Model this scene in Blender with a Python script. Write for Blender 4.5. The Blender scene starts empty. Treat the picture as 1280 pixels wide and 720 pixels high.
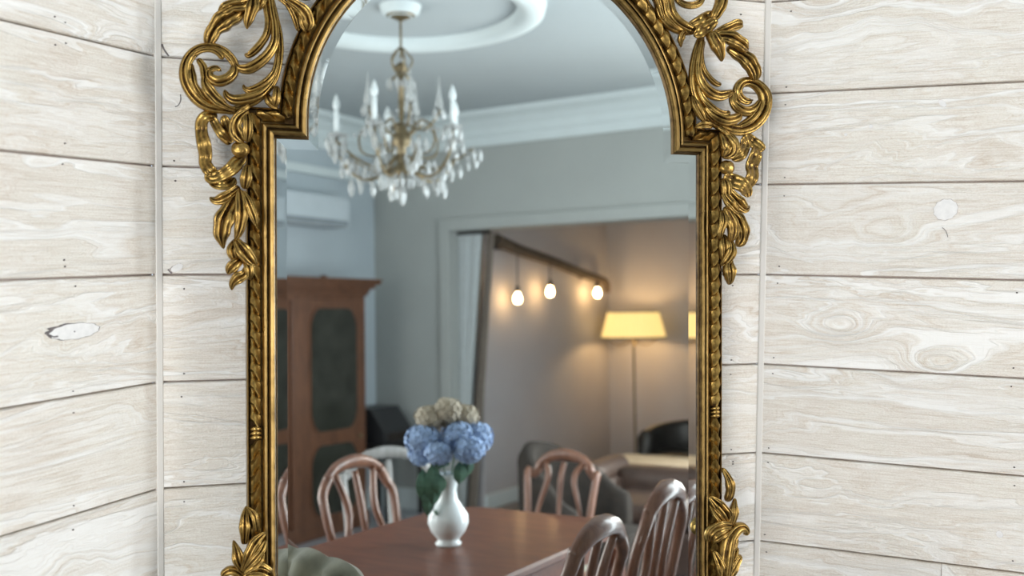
import bpy, bmesh, math, random
from mathutils import Vector, Matrix
from math import sin, cos, pi, sqrt, atan2, radians as RAD
random.seed(7)
sc = bpy.context.scene
C = sc.collection

# ------------------------------------------------------------------ camera
YAW, PITCH, ROLL = RAD(17.847), RAD(2.567), RAD(.574)
cam_d = bpy.data.cameras.new('camera'); cam = bpy.data.objects.new('camera', cam_d); C.objects.link(cam)
cam_d.sensor_width = 36; cam_d.lens = 36 * 1283.4 / 1280; cam_d.clip_start = .02
fw = Vector((sin(YAW)*cos(PITCH), cos(YAW)*cos(PITCH), -sin(PITCH)))
rt0 = Vector((cos(YAW), -sin(YAW), 0)); up0 = rt0.cross(fw)
rt = rt0*cos(ROLL) + up0*sin(ROLL); up = up0*cos(ROLL) - rt0*sin(ROLL)
M = Matrix((rt, up, -fw)).transposed().to_4x4(); M.translation = Vector((0, -1.9, 1.62))
cam.matrix_world = M
cam_d.dof.use_dof = True; cam_d.dof.focus_distance = 1.95; cam_d.dof.aperture_fstop = 2.6
sc.camera = cam

# ------------------------------------------------------------------ room frame: u runs off the right-hand planked wall, v off the left-hand planked wall
G = RAD(41.4)
UX = Vector((-sin(G), -cos(G), 0)); VX = Vector((cos(G), -sin(G), 0))
ROT = atan2(UX.y, UX.x)
CL = Vector((-.038, 0, 0)); CR = Vector((1.166, 0, 0))
_a, _b = CR.dot(UX), CL.dot(VX)
ORG = UX*_a + VX*_b
def W(u, v, z=0): return ORG + UX*u + VX*v + Vector((0, 0, z))
ULEN, VLEN, CEIL = 4.55, 5.3, 2.97

# ------------------------------------------------------------------ light
world = bpy.data.worlds.new('sky'); sc.world = world; world.use_nodes = True
wn = world.node_tree.nodes; bg = wn['Background']
bg.inputs[0].default_value = (.70, .82, 1, 1); bg.inputs[1].default_value = 1.2
def window_light(name, u, v, z, su, sz, ang, power, col):
    l = bpy.data.lights.new(name, 'AREA'); l.shape = 'RECTANGLE'; l.size = su; l.size_y = sz
    l.energy = power; l.color = col
    o = bpy.data.objects.new(name, l); C.objects.link(o); o.location = W(u, v, z)
    d = (UX*cos(ang) + VX*sin(ang)).normalized()
    o.rotation_euler = d.to_track_quat('-Z', 'Z').to_euler(); return o
# daylight by windows the glass doesn't show; side and left wall ones added as fill
DAY = (1, .972, .93)
window_light('daylight_a', .63, VLEN+.06, 1.42, .95, 2.2, -pi/2, 90, DAY)
window_light('fill_light_b', ULEN+.06, 1.05, 1.42, 1.3, 2.2, pi, 72, DAY)  # added lamp at an invented side-wall window, brightens the planked corner
window_light('daylight_c', -.06, 3.0, 1.42, 1.2, 2.2, 0, 80, (.88, .95, 1))
window_light('fill_light_d', 3.05, -.06, 1.42, 1.1, 2.2, pi/2, 34, DAY)  # added lamp at an invented left-wall window, lifts grey wall and vase
sc.view_settings.view_transform = 'Standard'; sc.view_settings.look = 'None'
sc.view_settings.exposure = 0.60; sc.view_settings.gamma = 1
sc.cycles.max_bounces = 8; sc.cycles.diffuse_bounces = 5; sc.cycles.glossy_bounces = 5
sc.cycles.sample_clamp_indirect = 6; sc.cycles.use_denoising = True
sc.cycles.caustics_reflective = False; sc.cycles.caustics_refractive = False

# ------------------------------------------------------------------ node helpers
def mat(name):
    m = bpy.data.materials.new(name); m.use_nodes = True
    return m, m.node_tree.nodes, m.node_tree.links, m.node_tree.nodes['Principled BSDF']
def N(n, t, **k):
    x = n.new(t)
    for a, b in k.items(): setattr(x, a, b)
    return x
def mapping(n, l, scale, coord='Object', loc=(0,0,0), rot=(0,0,0)):
    tc = N(n, 'ShaderNodeTexCoord'); mp = N(n, 'ShaderNodeMapping'); mp.inputs['Scale'].default_value = scale
    mp.inputs['Location'].default_value = loc; mp.inputs['Rotation'].default_value = rot
    l.new(tc.outputs[coord], mp.inputs[0]); return mp
def noise(n, l, vec, scale, detail=4, rough=.5, dist=0):
    x = N(n, 'ShaderNodeTexNoise'); x.inputs['Scale'].default_value = scale; x.inputs['Detail'].default_value = detail
    x.inputs['Roughness'].default_value = rough; x.inputs['Distortion'].default_value = dist
    if vec is not None: l.new(vec, x.inputs['Vector'])
    return x
def ramp(n, l, fac, stops):
    r = N(n, 'ShaderNodeValToRGB'); e = r.color_ramp.elements
    e[0].position, e[0].color = stops[0][0], (*stops[0][1], 1); e[1].position, e[1].color = stops[-1][0], (*stops[-1][1], 1)
    for p, c in stops[1:-1]:
        q = e.new(p); q.color = (*c, 1)
    l.new(fac, r.inputs[0]); return r
def mixc(n, l, f, a, b, mode='MIX'):
    m = N(n, 'ShaderNodeMix', data_type='RGBA', blend_type=mode)
    for s, v in ((m.inputs[0], f), (m.inputs[6], a), (m.inputs[7], b)):
        if hasattr(v, 'links'): l.new(v, s)
        elif isinstance(v, (int, float)): s.default_value = v
        else: s.default_value = (*v, 1)
    return m.outputs[2]
def math_(n, l, op, a, b=None, c=None):
    m = N(n, 'ShaderNodeMath', operation=op)
    for i, v in enumerate((a, b, c)):
        if v is None: continue
        if hasattr(v, 'links'): l.new(v, m.inputs[i])
        else: m.inputs[i].default_value = v
    return m.outputs[0]
def bump(n, l, b, h, strength, dist=.001):
    x = N(n, 'ShaderNodeBump'); x.inputs['Strength'].default_value = strength; x.inputs['Distance'].default_value = dist
    l.new(h, x.inputs['Height']); l.new(x.outputs[0], b.inputs['Normal']); return x
def simple(name, col, rough=.5, metal=0, var=.08, scale=8, bmp=0, emit=None, est=0, trans=0):
    m, n, l, b = mat(name)
    mp = mapping(n, l, (1, 1, 1)); nz = noise(n, l, mp.outputs[0], scale, 4)
    r = ramp(n, l, nz.outputs[0], [(.3, tuple(c*(1-var) for c in col)), (.7, tuple(min(1, c*(1+var)) for c in col))])
    l.new(r.outputs[0], b.inputs['Base Color'])
    b.inputs['Roughness'].default_value = rough; b.inputs['Metallic'].default_value = metal
    if bmp: bump(n, l, b, nz.outputs[0], bmp, .004)
    if emit: b.inputs['Emission Color'].default_value = (*emit, 1); b.inputs['Emission Strength'].default_value = est
    if trans: b.inputs['Transmission Weight'].default_value = trans; b.inputs['IOR'].default_value = 1.45
    return m

# ------------------------------------------------------------------ materials
def plank_material():
    m, n, l, b = mat('whitewashed_plank')
    tc = N(n, 'ShaderNodeTexCoord'); oi = N(n, 'ShaderNodeObjectInfo')
    off = N(n, 'ShaderNodeCombineXYZ')
    l.new(math_(n, l, 'MULTIPLY', oi.outputs['Random'], 37.), off.inputs[0]); l.new(math_(n, l, 'MULTIPLY', oi.outputs['Random'], 19.), off.inputs[2])
    add = N(n, 'ShaderNodeVectorMath', operation='ADD'); l.new(tc.outputs['Object'], add.inputs[0]); l.new(off.outputs[0], add.inputs[1])
    P = add.outputs[0]
    def sc_(s):
        v = N(n, 'ShaderNodeVectorMath', operation='MULTIPLY'); l.new(P, v.inputs[0]); v.inputs[1].default_value = s; return v.outputs[0]
    # knots: sparse cells, the rings of the grain close round them
    vor = N(n, 'ShaderNodeTexVoronoi', feature='F1'); vor.inputs['Scale'].default_value = 1; vor.inputs['Randomness'].default_value = .9
    l.new(sc_((3.1, 3.1, 6.2)), vor.inputs['Vector'])
    kd = vor.outputs['Distance']
    kn = math_(n, l, 'POWER', 2.718, math_(n, l, 'MULTIPLY', math_(n, l, 'MULTIPLY', kd, kd), -30.))
    warp = noise(n, l, sc_((1.7, 1.7, 8)), 1, 4, .6, .8)
    sep = N(n, 'ShaderNodeSeparateXYZ'); l.new(P, sep.inputs[0])
    g = math_(n, l, 'ADD', math_(n, l, 'MULTIPLY', sep.outputs[2], 24.), math_(n, l, 'ADD', math_(n, l, 'MULTIPLY', warp.outputs[0], 5.5), math_(n, l, 'MULTIPLY', kn, 3.5)))
    cv = N(n, 'ShaderNodeCombineXYZ'); l.new(g, cv.inputs[0]); l.new(math_(n, l, 'MULTIPLY', sep.outputs[0], .45), cv.inputs[1])
    ring = noise(n, l, cv.outputs[0], 1.3, 4, .65)
    ring2 = noise(n, l, cv.outputs[0], 6.5, 3, .6)
    fine = noise(n, l, sc_((10, 10, 330)), 1, 4, .7, .3)
    saw = noise(n, l, sc_((260, 260, 14)), 1, 3, .6)
    fuzz = noise(n, l, sc_((230, 230, 420)), 1, 2, .7)
    tint = noise(n, l, sc_((5.5, 5.5, 3.2)), 1, 3, .6)
    # heartwood bands took the whitewash smoothly, the rough bands between show tan grain
    band = ramp(n, l, ring.outputs[0], [(.47, (0, 0, 0)), (.60, (1, 1, 1))]).outputs[0]
    tan = ramp(n, l, ring2.outputs[0], [(.30, (.74, .67, .595)), (.46, (.825, .775, .715)), (.62, (.875, .84, .79))]).outputs[0]
    tan = mixc(n, l, ramp(n, l, tint.outputs[0], [(.42, (0, 0, 0)), (.62, (1, 1, 1))]).outputs[0], tan, (.85, .815, .755))
    rough = mixc(n, l, .62, tan, ramp(n, l, fine.outputs[0], [(.36, (.80, .74, .67)), (.56, (1.04, 1.04, 1.03))]).outputs[0], 'MULTIPLY')
    rough = mixc(n, l, .5, rough, ramp(n, l, fuzz.outputs[0], [(.30, (.80, .77, .73)), (.62, (1.05, 1.05, 1.05))]).outputs[0], 'MULTIPLY')
    white = mixc(n, l, .35, (.90, .885, .855), ramp(n, l, fine.outputs[0], [(.36, (.90, .87, .83)), (.50, (1, 1, 1))]).outputs[0], 'MULTIPLY')
    c4 = mixc(n, l, band, rough, white)
    edge = ramp(n, l, ring.outputs[0], [(.452, (1, 1, 1)), (.460, (.86, .79, .73)), (.470, (1, 1, 1))])
    c4 = mixc(n, l, .5, c4, edge.outputs[0], 'MULTIPLY')
    kc = ramp(n, l, kd, [(.0, (.62, .55, .49)), (.022, (.80, .74, .69)), (.035, (1.03, 1.03, 1.03)), (.09, (1.05, 1.05, 1.05)), (.105, (.90, .86, .81)), (.13, (1, 1, 1))])
    c5 = mixc(n, l, .8, c4, kc.outputs[0], 'MULTIPLY')
    vari = N(n, 'ShaderNodeHueSaturation'); l.new(c5, vari.inputs['Color'])
    l.new(math_(n, l, 'ADD', math_(n, l, 'MULTIPLY', oi.outputs['Random'], .06), .96), vari.inputs['Value'])
    l.new(vari.outputs[0], b.inputs['Base Color']); b.inputs['Roughness'].default_value = .6
    rel = math_(n, l, 'ADD', math_(n, l, 'MULTIPLY', fine.outputs[0], 1.1), math_(n, l, 'ADD', math_(n, l, 'MULTIPLY', fuzz.outputs[0], .9), math_(n, l, 'MULTIPLY', ring2.outputs[0], 1.0)))
    sepb = N(n, 'ShaderNodeRGBToBW'); l.new(band, sepb.inputs[0])
    amt = math_(n, l, 'SUBTRACT', 1.15, math_(n, l, 'MULTIPLY', sepb.outputs[0], .85))
    hh = math_(n, l, 'ADD', math_(n, l, 'MULTIPLY', rel, amt), math_(n, l, 'MULTIPLY', saw.outputs[0], .45))
    bump(n, l, b, hh, .8, .0016)
    return m
def gold_material(name, base, dark, rough=(.22, .5), bump_s=.35, specks=True):
    m, n, l, b = mat(name)
    mp = mapping(n, l, (1, 1, 1))
    n1 = noise(n, l, mp.outputs[0], 55, 5, .65); n2 = noise(n, l, mp.outputs[0], 260, 3, .6); n3 = noise(n, l, mp.outputs[0], 14, 3)
    geo = N(n, 'ShaderNodeNewGeometry')
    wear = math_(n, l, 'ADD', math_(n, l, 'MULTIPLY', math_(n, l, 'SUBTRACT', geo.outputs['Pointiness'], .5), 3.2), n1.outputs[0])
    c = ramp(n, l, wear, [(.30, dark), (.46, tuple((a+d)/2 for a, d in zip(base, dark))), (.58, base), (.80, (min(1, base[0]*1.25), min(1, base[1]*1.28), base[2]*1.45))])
    col = c.outputs[0]
    if specks:
        s = ramp(n, l, n2.outputs[0], [(.27, (.12, .07, .03)), (.33, (1, 1, 1))]); col = mixc(n, l, .8, col, s.outputs[0], 'MULTIPLY')
    l.new(col, b.inputs['Base Color'])
    b.inputs['Metallic'].default_value = .92
    rr = N(n, 'ShaderNodeMapRange'); rr.inputs[1].default_value = .3; rr.inputs[2].default_value = .7
    rr.inputs[3].default_value, rr.inputs[4].default_value = rough; l.new(n3.outputs[0], rr.inputs[0]); l.new(rr.outputs[0], b.inputs['Roughness'])
    bump(n, l, b, math_(n, l, 'ADD', n1.outputs[0], math_(n, l, 'MULTIPLY', n2.outputs[0], .4)), bump_s, .0015)
    return m
def wood(name, a, b_, rough=.35, scale=(3, 3, 30), gl=0):
    m, n, l, b = mat(name)
    mp = mapping(n, l, scale); nz = noise(n, l, mp.outputs[0], 2.2, 6, .6, .8)
    r = ramp(n, l, nz.outputs[0], [(.3, a), (.7, b_)]); l.new(r.outputs[0], b.inputs['Base Color'])
    b.inputs['Roughness'].default_value = rough; b.inputs['Coat Weight'].default_value = gl; b.inputs['Coat Roughness'].default_value = .15
    bump(n, l, b, nz.outputs[0], .1, .002); return m
PLANK = plank_material()
SHADOWGAP = simple('batten_behind_planks', (.50, .41, .385), .8)
CORNER = simple('white_corner_bead', (.70, .675, .635), .55, var=.03, bmp=.1)
GOLD = gold_material('burnished_gilding', (.32, .20, .055), (.040, .020, .007), (.15, .36), .4)
GOLDF = gold_material('antique_gilding_flat', (.175, .110, .034), (.050, .026, .009), (.26, .44), .3)
DARKGOLD = gold_material('dark_sight_edge', (.12, .075, .03), (.03, .015, .008), (.4, .6), .2)
m, n, l, b = mat('silvered_glass'); MIRROR = m
b.inputs['Base Color'].default_value = (.83, .87, .86, 1); b.inputs['Metallic'].default_value = 1; b.inputs['Roughness'].default_value = 0.0
_nz = noise(n, l, mapping(n, l, (1, 1, 1)).outputs[0], 3, 2); _r = ramp(n, l, _nz.outputs[0], [(.3, (.76, .81, .805)), (.7, (.78, .83, .82))]); l.new(_r.outputs[0], b.inputs['Base Color'])
GREYWALL = simple('grey_painted_plaster', (.38, .39, .37), .85, var=.03, scale=3)
BLUEWALL = simple('pale_painted_plaster', (.44, .49, .52), .85, var=.03, scale=3)
WHITE = simple('white_painted_moulding', (.62, .67, .67), .6, var=.02)
CEILM = simple('matt_white_ceiling', (.40, .435, .445), .9, var=.02, scale=2)
LILAC = simple('warm_white_far_wall', (.46, .43, .43), .85, var=.05, scale=1.5)
FLOORM = simple('polished_grey_stone_floor', (.30, .31, .34), .28, var=.15, scale=2.5)
FARFLOOR = simple('dark_floorboards', (.13, .10, .085), .35, var=.2, scale=3)
WALNUT = wood('polished_walnut', (.085, .024, .011), (.17, .055, .026), .42, (2.5, 14, 14), .08)
CHAIRWOOD = wood('cherry_chair_wood', (.12, .045, .024), (.235, .105, .062), .35, (14, 14, 3), .3)
CABWOOD = wood('cabinet_wood', (.08, .034, .018), (.165, .072, .038), .4, (12, 12, 3), .2)
PALEWOOD = wood('pale_wood', (.45, .34, .23), (.60, .48, .34), .5, (8, 8, 3))
GREYCHAIR = wood('grey_limed_wood', (.22, .21, .20), (.34, .33, .32), .5, (12, 12, 3))
TAUPEWOOD = wood('weathered_branch_wood', (.05, .035, .025), (.11, .08, .055), .8, (10, 10, 3))
LEATHER = simple('brown_leather', (.075, .045, .034), .45, var=.25, scale=10, bmp=.2)
DARKFAB = simple('dark_brown_fabric', (.020, .0135, .009), .9, var=.3, scale=18, bmp=.2)
SAGE = simple('sage_velvet', (.27, .26, .19), .75, var=.22, scale=22, bmp=.3)
SAGE.node_tree.nodes['Principled BSDF'].inputs['Sheen Weight'].default_value = .5
DARKGLASS = simple('dark_cabinet_glass', (.035, .037, .03), .12, var=.3, scale=6)
BLACK = simple('black_plastic', (.025, .025, .027), .4)
IRON = simple('dark_iron', (.05, .045, .04), .45, .6)
BRASS = simple('aged_brass', (.22, .17, .10), .45, .8, var=.25, scale=30)
PORCELAIN = simple('white_porcelain', (.82, .87, .88), .12, var=.03)
CURT = simple('white_linen', (.55, .58, .58), .9, var=.05, scale=30)
TAUPE = simple('taupe_velvet', (.20, .165, .135), .9, var=.15, scale=30)
CANDLE = simple('candle_white', (.75, .79, .79), .45, var=.02)
PAPERWHITE = simple('white_plastic', (.50, .55, .58), .5, var=.03)
CORDM = simple('black_cord', (.03, .03, .03), .6)
HYD = simple('hydrangea_blue', (.34, .46, .68), .7, var=.35, scale=60)
HYDP = simple('hydrangea_dried', (.52, .45, .35), .8, var=.25, scale=60)
GREEN = simple('leaf_green', (.07, .15, .10), .55, var=.3, scale=30)
m, n, l, b = mat('crystal'); CRYSTAL = m
mp = mapping(n, l, (1, 1, 1)); nz = noise(n, l, mp.outputs[0], 90, 2)
l.new(ramp(n, l, nz.outputs[0], [(.3, (.68, .69, .67)), (.7, (.95, .95, .93))]).outputs[0], b.inputs['Base Color'])
b.inputs['Roughness'].default_value = .05; b.inputs['Transmission Weight'].default_value = .55; b.inputs['IOR'].default_value = 1.5
BULB = simple('lit_filament_bulb', (1, .9, .75), .4, emit=(1, .60, .26), est=38)
SHADE = simple('lit_pleated_shade', (.45, .36, .23), .8, emit=(1, .62, .20), est=.95)

# ------------------------------------------------------------------ mesh helpers
def link(name, bm, m, parent=None, loc=None, smooth=False, world_rot=None):
    me = bpy.data.meshes.new(name); bmesh.ops.recalc_face_normals(bm, faces=bm.faces); bm.to_mesh(me); bm.free()
    if smooth:
        for p in me.polygons: p.use_smooth = True
    if m: me.materials.append(m)
    o = bpy.data.objects.new(name, me); C.objects.link(o)
    if parent: o.parent = parent
    if loc is not None: o.location = loc
    if world_rot is not None: o.rotation_euler.z = world_rot
    return o
def tag(o, label=None, cat=None, group=None, kind=None):
    if label: o['label'] = label
    if cat: o['category'] = cat
    if group: o['group'] = group
    if kind: o['kind'] = kind
    return o
def empty(name, loc, rz=0):
    o = bpy.data.objects.new(name, None); C.objects.link(o); o.location = loc; o.rotation_euler = (0, 0, rz)
    o.empty_display_size = .05; return o
def room(name, u, v, z=0, rz=0): return empty(name, W(u, v, z), ROT + rz)
def box(bm, x0, x1, y0, y1, z0, z1, bev=0):
    r = bmesh.ops.create_cube(bm, size=1)
    vs = r['verts']
    for q in vs:
        q.co = Vector(((x0+x1)/2 + q.co.x*(x1-x0), (y0+y1)/2 + q.co.y*(y1-y0), (z0+z1)/2 + q.co.z*(z1-z0)))
    if bev:
        es = list({e for q in vs for e in q.link_edges})
        bmesh.ops.bevel(bm, geom=es, offset=bev, segments=2, affect='EDGES', profile=.6)
    return bm
def BX(*a, **k): return box(bmesh.new(), *a, **k)
def cr(pts, t):
    n_ = len(pts) - 1; i = min(int(t*n_), n_-1); f = t*n_ - i
    p0 = pts[max(i-1, 0)]; p1 = pts[i]; p2 = pts[i+1]; p3 = pts[min(i+2, n_)]
    return tuple(.5*((2*b_) + (-a+c)*f + (2*a-5*b_+4*c-d)*f*f + (-a+3*b_-3*c+d)*f**3) for a, b_, c, d in zip(p0, p1, p2, p3))
def tube(bm, pts, rad, seg=8, n=None, caps=True, flat=1.0):
    """pts: list of (x,y,z) or with radius as 4th"""
    P = [tuple(p) if len(p) == 4 else (*p, rad) for p in pts]
    if n and len(P) > 2: P = [cr(P, i/n) for i in range(n+1)]
    rings = []; nrm = None
    for i, p in enumerate(P):
        a = Vector(P[max(i-1, 0)][:3]); b_ = Vector(P[min(i+1, len(P)-1)][:3]); t = (b_-a).normalized()
        if nrm is None: nrm = t.orthogonal().normalized() if abs(t.z) < .99 else Vector((1, 0, 0))
        nrm = (nrm - t*nrm.dot(t)).normalized(); bi = t.cross(nrm)
        rings.append([bm.verts.new(Vector(p[:3]) + (nrm*cos(2*pi*k/seg) + bi*sin(2*pi*k/seg)*flat)*max(p[3], 1e-4)) for k in range(seg)])
    for a, b_ in zip(rings, rings[1:]):
        for k in range(seg): bm.faces.new((a[k], a[(k+1) % seg], b_[(k+1) % seg], b_[k]))
    if caps:
        bm.faces.new(rings[0]); bm.faces.new(rings[-1])
    return bm
def TB(*a, **k): return tube(bmesh.new(), *a, **k)
def lathe(bm, prof, cx=0, cy=0, seg=20, z=0):
    rings = []
    for r, h in prof:
        rings.append([bm.verts.new((cx + max(r, 1e-4)*cos(2*pi*k/seg), cy + max(r, 1e-4)*sin(2*pi*k/seg), z + h)) for k in range(seg)])
    for a, b_ in zip(rings, rings[1:]):
        for k in range(seg): bm.faces.new((a[k], a[(k+1) % seg], b_[(k+1) % seg], b_[k]))
    bm.faces.new(rings[0]); bm.faces.new(rings[-1]); return bm
def LT(*a, **k): return lathe(bmesh.new(), *a, **k)
def prism(bm, poly, d0, d1, plane='xz'):
    mk = (lambda a, b_, d: (a, d, b_)) if plane == 'xz' else ((lambda a, b_, d: (a, b_, d)) if plane == 'xy' else (lambda a, b_, d: (d, a, b_)))
    A = [bm.verts.new(mk(a, b_, d0)) for a, b_ in poly]; B = [bm.verts.new(mk(a, b_, d1)) for a, b_ in poly]
    bm.faces.new(A); bm.faces.new(B)
    for i in range(len(A)): j = (i+1) % len(A); bm.faces.new((A[i], A[j], B[j], B[i]))
    return bm
def PR(*a, **k): return prism(bmesh.new(), *a, **k)
def ball(bm, c, r, sx=1, sy=1, sz=1, sub=2):
    q = bmesh.ops.create_icosphere(bm, subdivisions=sub, radius=1)
    for v in q['verts']: v.co = Vector((c[0]+v.co.x*r*sx, c[1]+v.co.y*r*sy, c[2]+v.co.z*r*sz))
    return bm
def copy_tree(o, parent=None):
    c = o.copy(); C.objects.link(c)
    if parent: c.parent = parent
    for ch in list(o.children): copy_tree(ch, c)
    return c
def struct(name, bm, m, parent=None, smooth=False):
    o = link(name, bm, m, parent, smooth=smooth)
    if parent is None: o.location = ORG; o.rotation_euler.z = ROT; o['kind'] = 'structure'
    return o

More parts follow.
